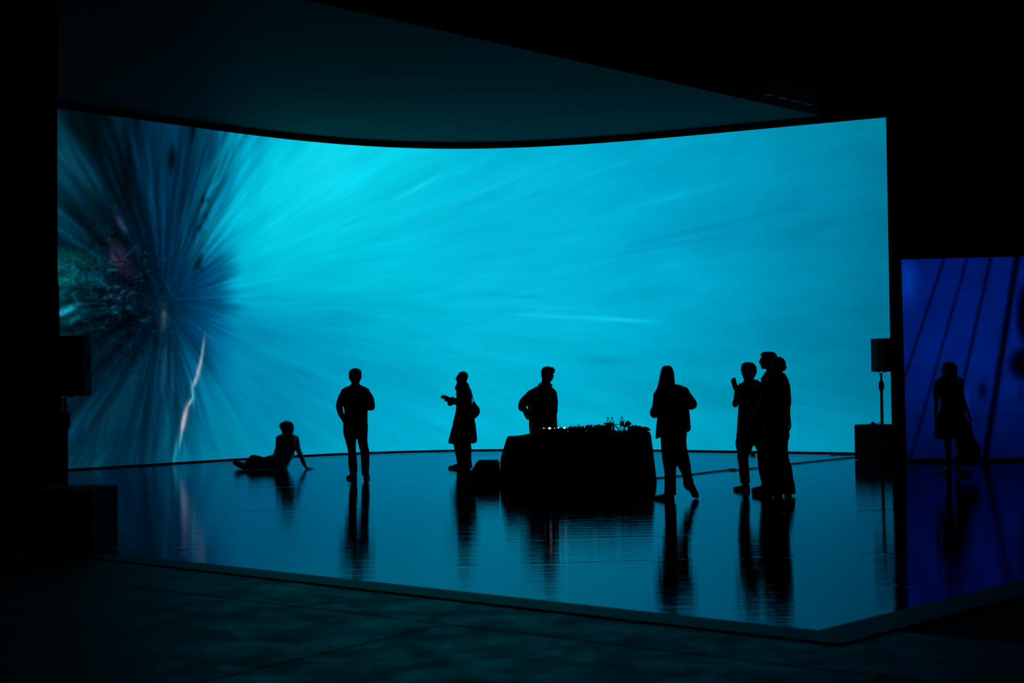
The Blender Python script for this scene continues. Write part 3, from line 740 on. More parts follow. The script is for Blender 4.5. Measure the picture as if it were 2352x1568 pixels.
# --- man with glasses, hand in pocket
f = Fig(22.3, 817, 'a', 'standing man in glasses, seen from behind, left hand in pocket, right forearm folded forward')
sh, tr, hr = G(), G(), G()
f.both(sh, 'rows', [(881,808,825,.06),(885,802,829,.075),(889,793,838,.095),(894,785,847,.11),(902,783,850,.12),(915,785,850,.13),(930,789,848,.13),(945,791,844,.125),(960,791.5,844,.125),(969,790,844,.13),(975,789,844.5,.13)])
f.both(sh, 'tube', [(790,901,0,6.5),(783.5,913,0,7.8),(779.5,930,.0,8),(780.5,942,.0,7.2),(786,957,-.0,5.6),(792,969,.02,5)])
f.both(sh, 'tube', [(843,901,0,7),(849,913,0,8),(854,930,.0,8),(853,935.5,.06,7.5),(842,934,.17,6.5),(832,926,.24,5)])
f.skin.ell(at(795,975,f.Y+.04), (.045,.035,.06))
f.hand((831,925,.25), (-.7,.3,.6), (0,1,0), 1, .5)
f.both(tr, 'rows', [(966,789,844,.13),(975,788.5,844.5,.135),(985,788,844.5,.14),(995,788.3,844.8,.14),(1002,790.5,845,.13),(1006,792,845,.11)])
f.both(tr, 'rows', [(990,790,818,.11),(1004,792,818.5,.11),(1015,795,817.5,.10),(1028,798,816.8,.09),(1036,798,816.5,.085),(1045,798.5,818.5,.085),(1060,800,820.5,.085),(1070,801,820.5,.075),(1080,801.8,819.8,.07),(1091,803,819,.065)])
f.both(tr, 'rows', [(990,815,844.5,.11),(1004,820,844.8,.11),(1015,822.2,844.4,.10),(1028,825.5,845.8,.09),(1038,828,848,.085),(1050,829,848.5,.085),(1070,830,848.3,.08),(1086,831,848,.07),(1093,832,848,.065)])
f.head(816, 866, -28, 0, 0, size=1.06)
f.neck(816, 874, 9, 816, 890, 10)
f.rows(hr, [(845.5,812,821,.03,-.01),(848,805.5,827,.07,-.02),(853,802,830,.09,-.025),(860,801.3,830.3,.095,-.03),(866,801.5,829.6,.085,-.045),(871,803,828,.07,-.06),(876,805.5,826,.05,-.06)])
fl = atz(817,1101); fl2 = atz(790,1099.5)
f.shoe(fl, fl + (fl2 - fl).normalized()*.27 + Vector((.05,.1,0)))
fr = atz(839,1100); f.shoe(fr, fr + Vector((.01,.27,0)))
glasses(f)
f.done(pullover=(sh, M_black, CL), trousers=(tr, M_black, TR), hair=(hr, M_hair, HR))

# --- woman in a long coat, in profile
f = Fig(24.7, 1063, 'b', 'woman in long flared coat with high fluffy collar, standing in profile and looking left')
co, sc, tr, hr, cf = G(), G(), G(), G(), G()
f.rows(co, [(886,1051,1076,.10),(892,1048,1079,.17),(899,1047.8,1081.5,.20),(910,1048,1083.5,.205),(922,1048,1084.5,.20),(936,1048,1085.5,.19),(950,1045.5,1087.5,.19),(963,1042.5,1090.5,.20),(980,1038.5,1093,.22),(1000,1033,1094.8,.25),(1012,1030,1095.5,.26),(1017.5,1030,1092,.26)], n=40)
f.rows(sc, [(877,1053,1074,.08),(881,1048.5,1076,.10),(886,1046,1077,.12),(893,1045.5,1078,.13),(899,1049,1080,.12)])
f.rows(f.skin, [(886,1054,1074,.07),(895,1052,1077,.14),(925,1052,1080,.12),(960,1050,1084,.13),(1000,1050,1084,.12)])
f.tube(co, [(1066,897,-.17,7),(1068,915,-.19,6.5),(1064,930,-.18,6),(1052,926,-.16,5.5),(1043,921,-.14,5)])
f.tube(co, [(1064,897,.17,7),(1066,915,.19,6.5),(1062,930,.18,6),(1051,925,.12,5.5),(1042,920,.08,5)])
f.tube(f.skin, [(1066,897,-.17,5),(1068,915,-.19,4.6),(1064,930,-.18,4.2),(1052,926,-.16,3.8),(1034,918,-.13,3.2)])
f.tube(f.skin, [(1064,897,.17,5),(1066,915,.19,4.6),(1062,930,.18,4.2),(1051,925,.12,3.8),(1034,916,.08,3.2)])
for y_ in (-.14, .08):
    f.tube(cf, [(1045,921,y_,7.2),(1038,920,y_,8.4),(1033,921,y_,8)])
f.tube(cf, [(1036,924,-.14,7.5),(1033,927,-.14,6.2)])
f.hand((1031.5,917,-.13), (-1,.05,.45), (0,-1,.2), -1, .25, .9)
f.hand((1031.5,915,.08), (-1,-.1,.35), (0,1,.3), 1, .25, .9)
f.both(tr, 'rows', [(1000,1040,1062,.10,.08),(1019,1041,1062,.10,.08),(1035,1045,1065,.095,.08),(1050,1047.8,1067,.09,.08),(1062,1048.8,1067,.09,.08),(1071,1049,1067,.09,.08)])
f.both(tr, 'rows', [(1000,1060,1080,.10,-.1),(1019,1061,1081.3,.10,-.1),(1033,1063.8,1082.3,.095,-.1),(1052,1064,1083.3,.09,-.1),(1065,1064,1084,.09,-.1),(1074,1064,1084.3,.09,-.1)])
f.head(1061.5, 867.5, 90, 4, 0, size=1.0)
f.neck(1063, 876, 7, 1064, 890, 8)
f.rows(hr, [(854.3,1057,1065,.03),(856.5,1053,1070,.06),(860,1052.5,1073,.078),(865,1055,1074.3,.08),(870,1059,1073.8,.078),(875,1062,1072,.07),(880,1064,1071,.05)])
for (hx, tx_, py, dy) in ((1063, 1041, 1075.5, .08), (1080, 1058, 1077.5, -.1)):
    h = atz(hx, py); f.shoe(h, h + Vector((-.25, -.03, 0)), boot=.02)
f.done(coat=(co, M_black, CL), scarf=(sc, M_black, dict(voxel=.009, smooth=1, fold=.02, fscale=22)), fur_cuff=(cf, M_black, dict(voxel=.007, smooth=0, fold=.012, fscale=45)), trousers=(tr, M_black, TR), hair=(hr, M_hair, HR))
# her shoulder bag
Yg = 24.7 - .12
bg = thing('shoulder_bag', at(1093, 960, Yg - .17), 'rounded dark shoulder bag hanging behind the woman in the long coat', 'bag')
g = G(); fb = Fig.__new__(Fig); fb.Y = Yg - .2; fb.S = fb.Y/FPX
fb.rows(g, [(922,1086,1091,.02),(928,1084,1094,.035),(936,1083,1100.5,.05),(944,1082,1102.8,.055),(952,1082,1100.3,.05),(958,1084,1095,.035),(961,1086,1091.5,.02)])
remeshed(g, 'pouch', M_shoe, bg, voxel=.008, smooth=3, fold=.006, fscale=16)
g = G(); g.tube([(at(1074, 889, fb.Y+.03), .008), (at(1080, 893, fb.Y+.0), .008), (at(1084, 906, fb.Y+.0), .008), (at(1088, 923, fb.Y), .009)], 8); g.tube([(at(1073, 889, fb.Y+.04), .008), (at(1074, 905, fb.Y+.0), .008), (at(1082, 928, fb.Y), .009)], 8)
g.obj('strap', M_shoe, bg, True)

# --- disc jockey behind the table
f = Fig(22.35, 1248, 'c', 'person with tousled quiff in open-collared shirt behind the equipment table, looking down')
sh, tr, hr, col_ = G(), G(), G(), G()
f.both(sh, 'rows', [(883,1240,1264,.07),(888,1232,1267,.09),(893,1221,1272,.105),(899,1214,1277,.115),(908,1211,1279,.12),(920,1211,1280,.125),(932,1211,1280,.125),(945,1213,1279.8,.125),(958,1213.6,1279.3,.125),(970,1214,1279,.125),(984,1215,1279.5,.13),(996,1217,1279,.13)])
f.both(sh, 'tube', [(1221,902,0,8.5),(1210,914,-.02,9.5),(1202,925,-.04,10.5),(1198.5,933,-.06,9.6)])
f.both(sh, 'tube', [(1271,903,-.02,8.5),(1273.3,918,-.06,8),(1273.5,932,-.09,7.8),(1273,943,-.10,8)])
f.tube(f.skin, [(1198,932,-.06,7.5),(1205,941,-.12,6.6),(1213,948,-.17,5.4),(1218,952,-.2,4.4)])
f.tube(f.skin, [(1273,940,-.1,6),(1268,950,-.22,5),(1258,957,-.32,4),(1254,960,-.35,3.6)])
f.tube(sh, [(1197,935,-.06,8.2),(1204,940,-.10,7.2)]); 
f.tube(sh, [(1273.5,943,-.10,8.4),(1272,949,-.2,6.6)]); 
f.hand((1204,945,-.14), (.45,-.25,-.85), (-.6,-.6,.1), -1, .25, .9)
f.hand((1253,961,-.36), (-.5,-.75,-.2), (0,0,1), 1, .4)
f.both(tr, 'rows', [(988,1218,1276,.125),(1000,1218,1276,.125),(1015,1218,1275,.12)])
f.both(tr, 'rows', [(1005,1218,1246,.10),(1040,1221,1243,.09),(1070,1223,1241,.07),(1090,1224,1240,.065)])
f.both(tr, 'rows', [(1005,1247,1275,.10),(1040,1250,1272,.09),(1070,1252,1270,.07),(1090,1253,1269,.065)])
f.head(1258, 862.5, 228, -16, -10, size=1.02)
f.neck(1255, 870, 10, 1252, 891, 10.5)
col_.tube([(at(x, y, f.Y + d), .014) for x, y, d in ((1259,892,-.12),(1266,887,-.07),(1266,883,.0),(1257,879,.07),(1246,878,.07),(1238.5,883,.0),(1241,889,-.07),(1248,894,-.12))], 9)
f.rows(hr, [(842,1250,1262,.03),(845,1245.5,1268,.07),(849,1243.5,1271,.09),(854,1243,1271,.09,.02),(860,1243,1262,.08,.05),(865,1243.3,1258,.07,.06),(869,1245.3,1256,.05,.07)])
f.tube(hr, [(1265,847,-.04,4),(1270,850,-.05,4),(1274,849,-.05,2.2)]); f.tube(hr, [(1266,846,-.02,3.5),(1271,845.5,-.02,2)]); f.tube(hr, [(1267,853,-.06,4.5),(1272.5,855,-.06,2.5)]); f.tube(hr, [(1258,844,0,3),(1261,841.5,0,1.5)])
for hx in (1232, 1262):
    h = atz(hx, hor(hx) + CAM.z*FPX/(f.Y + .04)); f.shoe(h, h + Vector((.03, -.27, 0)))
f.done(shirt=(sh, M_black, CL), collar=(col_, M_black, dict(voxel=.008, smooth=1)), trousers=(tr, M_black, TR), hair=(hr, M_hair, HR))

# --- long-haired person in a jacket
f = Fig(18.25, 1545, 'd', 'long-haired person in boxy jacket seen from behind, right of the table, one heel lifted')
sh, tr, hr = G(), G(), G()
f.both(sh, 'rows', [(882,1524,1556,.06),(886,1517,1567,.09),(893,1509,1574,.11),(902,1504,1578,.12),(915,1504,1580,.13),(930,1506,1581,.135),(945,1508,1583,.135),(960,1509,1585,.14),(975,1508,1587,.145),(987,1507.5,1586.5,.145),(992,1508,1580,.14)], .8)
f.rows(sh, [(985,1507.3,1540,.12),(998,1506.5,1528,.11),(1003,1506,1520,.09),(1006.5,1505.5,1509,.05)])
f.both(sh, 'tube', [(1509,907,0,9.5),(1507.5,922,.0,9),(1506,936,.02,9),(1503,948,.05,10),(1506,951,.14,9),(1514,944,.26,7)])
f.both(sh, 'tube', [(1570,897,0,10.5),(1580,911,.01,10.5),(1589,923,.04,11),(1590.5,930,.06,10.5),(1582,932,.17,8.5),(1570,926,.28,7)])
f.hand((1516,941,.27), (.4,.6,.6), (0,-1,.3), 1, .5); f.hand((1568,924,.29), (-.4,.6,.5), (0,-1,.3), -1, .5)
f.both(tr, 'rows', [(980,1515,1577,.13),(1000,1517,1577,.13),(1015,1518,1576,.14),(1030,1518.6,1577,.14),(1045,1521,1581,.13),(1054,1523,1583,.11)])
f.both(tr, 'rows', [(1030,1518.7,1552,.12),(1048,1521.5,1553,.12),(1062,1523.8,1553,.11),(1080,1526.3,1552.8,.10),(1100,1527,1552.5,.095),(1121,1527,1552.2,.095),(1136,1526,1552,.10)])
f.both(tr, 'rows', [(1035,1552,1579,.12),(1050,1552.5,1582.5,.12),(1062,1554,1585.6,.11,.01),(1075,1558,1586.5,.10,.0),(1088,1565.5,1587,.09,-.03),(1100,1567.5,1591.5,.085,-.06),(1110,1568.5,1593.2,.08,-.10),(1119,1571,1593.8,.07,-.13),(1126,1577,1592.5,.06,-.15)])
f.head(1532, 864, 12, 0, 0, size=1.0); f.neck(1532, 872, 9.5, 1532, 890, 11)
f.rows(hr, [(839.3,1527,1536,.03),(842,1521.5,1541.5,.07),(848,1518.8,1545.5,.095),(856,1516.8,1548,.105,-.01),(866,1514.8,1548.8,.10,-.02),(876,1512.8,1549.5,.085,-.045),(884,1511.2,1550.5,.07,-.08),(893,1509,1549,.055,-.10),(903,1508.5,1545,.035,-.125),(915,1512,1541,.02,-.135),(922,1518,1536,.01,-.14)])
for k_ in range(8):
    x0 = 1512 + k_*.6; f.tube(hr, [(x0+1, 880, -.03, 1.6), (x0-2+k_*.3, 890, -.05, 1.2), (1506.5+k_*.8, 898+k_*.4, -.06, .6)], n=6)
h = atz(1548, 1147.5); f.shoe(h, h + Vector((-.235, .12, 0)))
hi, ti = at(1586, 1124, f.Y - .16), at(1599.5, 1147, f.Y + .02); ti.z = .004; hi = ti + (hi - ti).normalized()*.26
f.shoe(hi, ti)
f.done(jacket=(sh, M_black, CL), trousers=(tr, M_black, TR), hair=(hr, M_hair, dict(voxel=.006, smooth=1, fold=.003, fscale=50)))

# --- young man with a raised hand
f = Fig(19.2, 1715, 'e', 'short-haired person in loose t-shirt raising an open left hand, leftmost of the group of three')
sh, tr, hr = G(), G(), G()
f.both(sh, 'rows', [(872,1709,1739,.06),(877,1706,1745,.08),(882,1699,1752,.105),(890,1696,1756,.12),(905,1695.5,1756,.13),(925,1695.5,1753,.135),(945,1695,1750,.135),(965,1693.8,1753,.14),(985,1692.6,1754,.14),(1000,1692,1754,.14),(1008,1692.5,1753,.135)])
f.both(sh, 'tube', [(1703,889,0,8.5),(1698,903,.02,8.5),(1694,916,.04,8)])
f.both(sh, 'tube', [(1748,890,0,9),(1753,905,.0,8.5),(1755,918,.0,8)])
f.tube(f.skin, [(1696,910,.04,6.5),(1690,922,.08,7),(1688.5,929,.10,6.6),(1690,920,.17,6),(1691,905,.22,5),(1691,894,.24,3.6)])
f.tube(f.skin, [(1755,915,0,5.5),(1757,935,.0,5),(1756,955,.02,4),(1755,968,.03,3.2)]); f.hand((1755,970,.03), (-.05,.1,-1), (1,0,0), 1, .4)
f.hand((1691,896,.24), (-.27,.05,1), (-.6,-.8,0), 1, .10, 1.05)
f.both(tr, 'rows', [(995,1692,1753,.13),(1008,1691,1753,.14),(1019,1689.8,1752,.13),(1023,1690,1750,.11)])
f.both(tr, 'rows', [(1008,1690,1724,.11),(1019,1689,1729,.12),(1033,1692.5,1727,.11),(1043,1694,1723,.10),(1052,1694.2,1720.5,.095),(1068,1697.5,1720.6,.09),(1090,1699,1721.5,.085),(1104,1700.5,1722.5,.08),(1110,1701,1722,.075)])
f.both(tr, 'rows', [(1008,1722,1745,.11),(1019,1732,1748,.11),(1033,1738,1756,.10),(1052,1741,1762,.095),(1080,1745,1763,.085),(1108,1750,1766,.075)])
f.tube(f.skin, [(1712,1104,0,6),(1712,1116,0,6)]); f.tube(f.skin, [(1758,1104,0,6),(1758,1118,.02,6)])
f.head(1719, 855, 35, 0, 0, size=1.0); f.neck(1722, 864, 8.8, 1724, 881, 10)
f.rows(hr, [(831.5,1712,1722,.03),(834,1706.5,1730,.08),(839,1703.2,1735,.10),(846,1702,1737.6,.108),(853,1702.3,1737.5,.105,-.015),(859,1705.5,1736.6,.09,-.03),(864,1712,1733.8,.07,-.045),(868,1716,1732,.05,-.05)])
h = atz(1721, 1127.5); f.shoe(h, h + Vector((-.18, .17, 0)), boot=.03)
h = atz(1762, 1127); f.shoe(h, h + Vector((-.06, .26, 0)))
f.done(t_shirt=(sh, M_black, CL), trousers=(tr, M_black, TR), hair=(hr, M_hair, HR))

# --- tall man behind
f = Fig(19.62, 1776, 'f', 'tallest of the group of three, profile to the left, mostly hidden behind the curly one')
sh, tr, hr = G(), G(), G()
f.both(sh, 'rows', [(854,1757,1783,.07),(859,1755,1792,.085),(865,1752,1801,.105),(873,1748,1804,.12),(890,1748,1803,.125),(910,1748,1801,.125),(940,1748,1799,.125),(970,1748,1799,.13),(985,1750,1799,.13)])
f.both(sh, 'tube', [(1756.5,870,0.02,9),(1757,888,.02,8.5),(1761,908,.02,7.5)])
f.both(sh, 'tube', [(1798,872,0,8.5),(1800,890,.0,8),(1800,908,.0,7.5)])
f.tube(f.skin, [(1761,905,.02,6),(1764,925,-.03,5),(1768,945,-.10,4),(1770,952,-.12,3.6)]); f.hand((1770,954,-.12), (.2,-.6,-1), (0,1,0), 1, .4)
f.tube(f.skin, [(1800,905,0,6),(1800,930,.02,5.2),(1798,955,.04,4.2),(1797,962,.05,3.6)]); f.hand((1797,964,.05), (0,.1,-1), (1,0,0), -1, .4)
f.both(tr, 'rows', [(975,1757,1799,.125),(1000,1756,1799,.13),(1020,1757,1799,.12)])
f.both(tr, 'rows', [(1005,1757,1778,.11),(1040,1758,1777,.10),(1080,1759,1775,.085),(1118,1760,1774,.08)])
f.both(tr, 'rows', [(1005,1779,1799,.11),(1040,1780,1798,.10),(1080,1781,1797,.085),(1118,1781,1796,.08)])
f.head(1764, 828, 82, 2, 0, size=1.08); f.neck(1768, 842, 9.5, 1772, 860, 11)
f.rows(hr, [(807.5,1757,1772,.04),(809.5,1750.5,1778,.075),(813,1747.5,1782,.088),(817,1748,1784,.09),(821,1755,1785,.09),(828,1763,1785,.088),(836,1768,1783,.08),(842,1771,1781,.06)])
for hx in (1771, 1792):
    h = atz(hx, 1128.5); f.shoe(h, h + Vector((-.24, .12, 0)))
f.done(shirt=(sh, M_navy, CL), trousers=(tr, M_black, TR), hair=(hr, M_hair, HR))

# --- curly-haired person, nearest of the three
f = Fig(18.5, 1785, 'g', 'curly-haired person in loose clothes and wide trousers, rightmost and nearest of the group of three')
sh, tr, hr = G(), G(), G()
f.both(sh, 'rows', [(856,1774,1801,.06),(861,1768,1804.5,.08),(869,1762,1808,.105),(878,1758,1811,.12),(895,1757,1812,.13),(915,1757,1812,.135),(940,1757,1812,.135),(960,1756,1812,.14),(985,1755,1812,.145),(1000,1754,1812.5,.145),(1010,1754,1811,.14)])
f.both(sh, 'tube', [(1802,878,0,9),(1807.3,893,.0,9),(1809.3,912,.0,8.6),(1809,930,.0,8)])
f.both(sh, 'tube', [(1765,880,0,9),(1758,898,-.04,8.8),(1752,914,-.08,8)])
f.tube(f.skin, [(1753,911,-.08,6.5),(1747,926,-.12,6),(1738,944,-.06,5),(1728,960,.0,3.8),(1726,963,.01,3.4)])
f.tube(f.skin, [(1809.5,925,0,6.2),(1810,945,.0,5.2),(1812,958,.0,4),(1813,964,.0,3.5)]); f.hand((1813,962,.0), (.12,.1,-1), (1,0,0), -1, .35)
f.hand((1726,962,.01), (-.75,.1,-.6), (0,-.8,.5), 1, .3)
f.both(tr, 'rows', [(1000,1753,1813,.14),(1010,1750,1810.5,.14),(1022,1744,1808.6,.14),(1035,1741,1808.8,.13),(1046,1740,1810,.11)])
f.both(tr, 'rows', [(1018,1748,1782,.12),(1035,1740.2,1782,.12),(1055,1740.3,1782,.115),(1075,1742.3,1782,.11),(1095,1746,1781,.10),(1106,1749,1781,.10),(1120,1750.5,1781,.095),(1130,1752,1781,.09)])
f.both(tr, 'rows', [(1018,1773,1808,.12),(1035,1773,1809.3,.12),(1055,1774,1812.5,.115),(1075,1775,1817.5,.11),(1096,1776,1820.5,.11),(1112,1776,1824,.105),(1125,1777,1826,.10),(1134,1777,1827.5,.10)])
f.head(1788, 843, 30, 0, 0, size=.98); f.neck(1788, 853, 9, 1788, 866, 10.5)
for k_ in range(150):
    a, b_ = random.uniform(0, 2*math.pi), random.uniform(-.55, 1)
    r_ = Vector((math.cos(a)*math.sqrt(1-b_*b_*.98), math.sin(a)*math.sqrt(1-b_*b_*.98), b_))
    if r_.y > .35 and r_.z < .25: continue
    hr.ell(at(1788, 840.5, f.Y) + Vector((r_.x*.084, r_.y*.092, r_.z*.105)), (random.uniform(.012,.027),)*3, nu=7, nv=5)
hr.ell(at(1788, 841, f.Y-.02), (.082,.085,.095))
h = atz(1764, 1140); f.shoe(h, h + Vector((-.20, .02, 0))); h = atz(1813, 1139); f.shoe(h, h + Vector((.02, .25, 0)))
f.done(shirt=(sh, M_black, CL), trousers=(tr, M_black, TR), hair=(hr, M_hair, dict(voxel=.007, smooth=0)))

# --- person sitting on the floor
f = Fig(25.15, 645, 'h', 'person in pale shirt sitting on the floor, leaning on one arm, legs stretched left')
sh, tr, hr = G(), G(), G()
f.both(sh, 'rows', [(995.5,650,670,.06,0),(998,642,677,.08,0),(1002,636,682,.10,0),(1008,634.5,684,.11,0),(1016,634.5,683,.115,0),(1026,635.5,680.5,.115,0),(1036,633.5,677.5,.12,0),(1044,632,675.5,.125,0),(1052,630,672.5,.13,0),(1060,631,667.5,.14,0),(1068,633,664,.14,0),(1079,636,659,.13,0)])
f.both(sh, 'tube', [(679,1005.5,0,7),(682,1018,0,7),(684.5,1031,-.02,6.6),(690,1044,-.04,6.2),(695.5,1057,-.06,5.4),(699.5,1067,-.08,4.4)])
f.both(sh, 'tube', [(641,1005,0,7),(639,1018,.08,6),(636,1032,.15,5.2),(633,1041,.12,4.8),(628,1050,.05,4)])
f.tube(f.skin, [(698,1063,-.07,3.4),(701.5,1071,-.09,2.9),(703.5,1073.8,-.10,2.7)])
hw = at(702.5, 1074.2, f.Y-.11); f.hand((703, 1074.8, -.11), (1,-.12,-.10), (0,0,1), 1, .06, 1.0)
f.hand((626,1052,.02), (-.9,-.2,-.3), (0,0,1), 1, .3)
f.both(tr, 'tube', [(645,1065,.0,14),(632,1066,-.02,15),(618,1068,-.06,13),(600,1070,-.12,12),(585,1072,-.16,10.5),(572,1073,-.14,9.2),(560,1073,-.08,7.5)])
f.both(tr, 'tube', [(640,1056,.12,12.5),(625,1056.5,.12,12),(606,1058.5,.10,10),(592,1055,.06,9.5),(582,1053,.05,9.2),(574,1061,.10,8),(564,1066,.18,6.6),(556,1068,.22,5.6)])
f.tube(f.skin, [(560,1067,.26,3.6),(549,1068.5,.27,3.6),(546,1069,.27,4)])
f.head(658, 985, 62, 0, 0, size=.98); f.neck(659, 990, 7, 659, 1001, 8)
f.rows(hr, [(967,653,661,.04),(969.5,647.5,669,.075),(973,644.5,672.5,.095),(978,642.3,674,.10),(983,644.5,674.4,.105),(988,650,674,.10,-.02),(993,654,672.8,.08,-.03),(997.5,657,671,.06,-.04),(1001,660,668,.03,-.05)])
f.tube(hr, [(648,973,0,4),(643.5,978,0,2.5)]); f.tube(hr, [(656,970,0,4),(656.5,967.5,0,2)])
a1_ = at(549, 1073.8, f.Y+.27); a2_ = at(536, 1063, f.Y+.18)
h = at(551, 1074, f.Y + .25); h.z = .012; f.shoe(h, h + Vector((-.135, .15, .085)))
h = at(556, 1076.5, f.Y - .06); h.z = .012; f.shoe(h, h + Vector((-.13, .06, .13)))
f.done(shirt=(sh, M_pale, dict(voxel=.008, smooth=3, fold=.010, fscale=13)), trousers=(tr, M_black, TR), hair=(hr, M_hair, dict(voxel=.007, smooth=1, fold=.012, fscale=28)))

# --- woman with a bag before the blue screen
f = Fig(21.95, 2183, 'i', 'woman in glasses and knee-length dress holding a bag in front of the blue screen')
sh, hr = G(), G()
f.rows(sh, [(862,2166,2194,.06),(866,2157,2202,.08),(871,2152,2208,.10),(880,2151,2209.5,.115),(895,2153,2210,.12),(912,2160,2211,.125),(930,2161,2211,.12),(945,2157,2214,.13),(960,2152,2219,.14),(975,2148,2226,.155),(990,2146.5,2232,.16),(1001,2146,2235.5,.17),(1007,2150,2231,.17)], n=36)
f.rows(f.skin, [(866,2162,2198,.06),(880,2157,2205,.09),(912,2165,2205,.10),(940,2163,2206,.10),(975,2160,2208,.12),(1000,2162,2206,.10)])
f.both(sh, 'tube', [(2153,876,0,6.5),(2150.5,890,0,7.5),(2150,905,0,7.8),(2150,910,0,7.6)], .7); f.both(sh, 'tube', [(2206,876,0,6.5),(2206.5,890,0,6.5),(2208.5,906,0,6.2)], .75)
f.tube(f.skin, [(2151,905,0,5.4),(2150.5,922,.0,5),(2149.3,940,.0,4.2),(2148.5,952,.0,3.3)]); f.hand((2148.5,952,.0), (-.02,0,-1), (-1,0,0), 1, .4, .95)
f.tube(f.skin, [(2209,903,0,5),(2213,920,-.08,4.8),(2219,938,-.2,4.2),(2224,950,-.26,3.4)]); f.hand((2225,951,-.27), (.3,0,-1), (1,0,.2), -1, 1.1, .95)
f.tube(f.skin, [(2174,1000,.0,9),(2176,1018,.0,8.6),(2177,1034,.0,7.6),(2178,1048,.0,6.4),(2180,1066,0,4.5),(2181,1080,0,4.6)])
f.tube(f.skin, [(2204,1000,.0,9),(2203,1018,.0,8.6),(2201,1034,.0,8),(2200,1050,.0,7),(2200,1066,0,4.6),(2201,1080,0,4.6)])
f.head(2178, 849.5, 60, 0, 0, size=1.04); f.neck(2180, 858, 8.5, 2181, 872, 10)
f.rows(hr, [(831.6,2173,2186,.04),(834,2167,2192,.08),(838.5,2163.5,2195.5,.10),(845,2162.5,2198,.105),(852,2164,2198,.105,-.01),(858,2168,2197.5,.10,-.02),(864,2171,2196,.085,-.03),(867,2174,2193,.05,-.03)])
h = atz(2181, 1088); f.shoe(h, h + Vector((-.05,.23,0))); h = atz(2204, 1090); f.shoe(h, h + Vector((.10,-.22,0)))
glasses(f)
f.done(dress=(sh, M_black, CL), hair=(hr, M_hair, HR))
Yg = 21.95 - .31
bg = thing('handbag', at(2228, 1069, Yg), 'bulky dark handbag held low in the hand of the woman before the blue screen', 'bag')
fb.Y = Yg; fb.S = Yg/FPX; g = G()
fb.rows(g, [(1004,2218,2233,.04),(1009,2208,2238,.06),(1018,2201,2245,.075),(1026,2198,2250.3,.085),(1040,2197,2251,.09),(1052,2200,2250.5,.09),(1061,2207,2247,.08),(1067,2216,2242,.08),(1069.5,2222,2237,.04)], e=2.8)
remeshed(g, 'bag_body', M_shoe, bg, voxel=.009, smooth=3, fold=.012, fscale=11)
for q, (xa, xb) in enumerate(((2220, 2232), (2223, 2237))):
    g = G(); yy_ = Yg - .05 + .1*q; g.tube([(at(xa, 1008, yy_), .008), (at(2224, 985, yy_), .008), (at(2227.5, 966, Yg), .009), (at(2231, 985, yy_), .008), (at(xb, 1006, yy_), .008)], 8); g.obj('strap', M_shoe, bg, True)

# ---------------------------------------------------------------- equipment table
YT0, YT1 = 20.95, 21.6
xl = at(1167, 1000, 21.3).x; xr = at(1492, 990, 20.95).x
def ztop(x):
    t = (x - (xl + .24))/.16; t = max(0, min(1, t)); t = t*t*(3-2*t); return .69 + .052*t + max(0, x - .5)*.008
tb = thing('folding_table', ((xl+xr)/2, 21.28, 0), 'long folding table hidden under the black cloth', 'table')
g = G(); g.box(((xl+xr)/2, (YT0+YT1)/2, .665), (xr-xl-.06, YT1-YT0-.06, .03), bev=.008); g.obj('tabletop', M_plast, tb)
g = G(); g.box(((xl+.42+xr)/2, (YT0+YT1)/2, .704), (xr-xl-.50, YT1-YT0-.08, .046)); g.obj('riser_board', M_plast, tb)
for sx in (xl+.15, xr-.15):
    for sy in (YT0+.08, YT1-.08):
        g = G(); g.tube([(Vector((sx, sy, .012)), .014), (Vector((sx, sy, .64)), .014)], 10, sub=1); g.obj('leg', M_steel, tb, True)
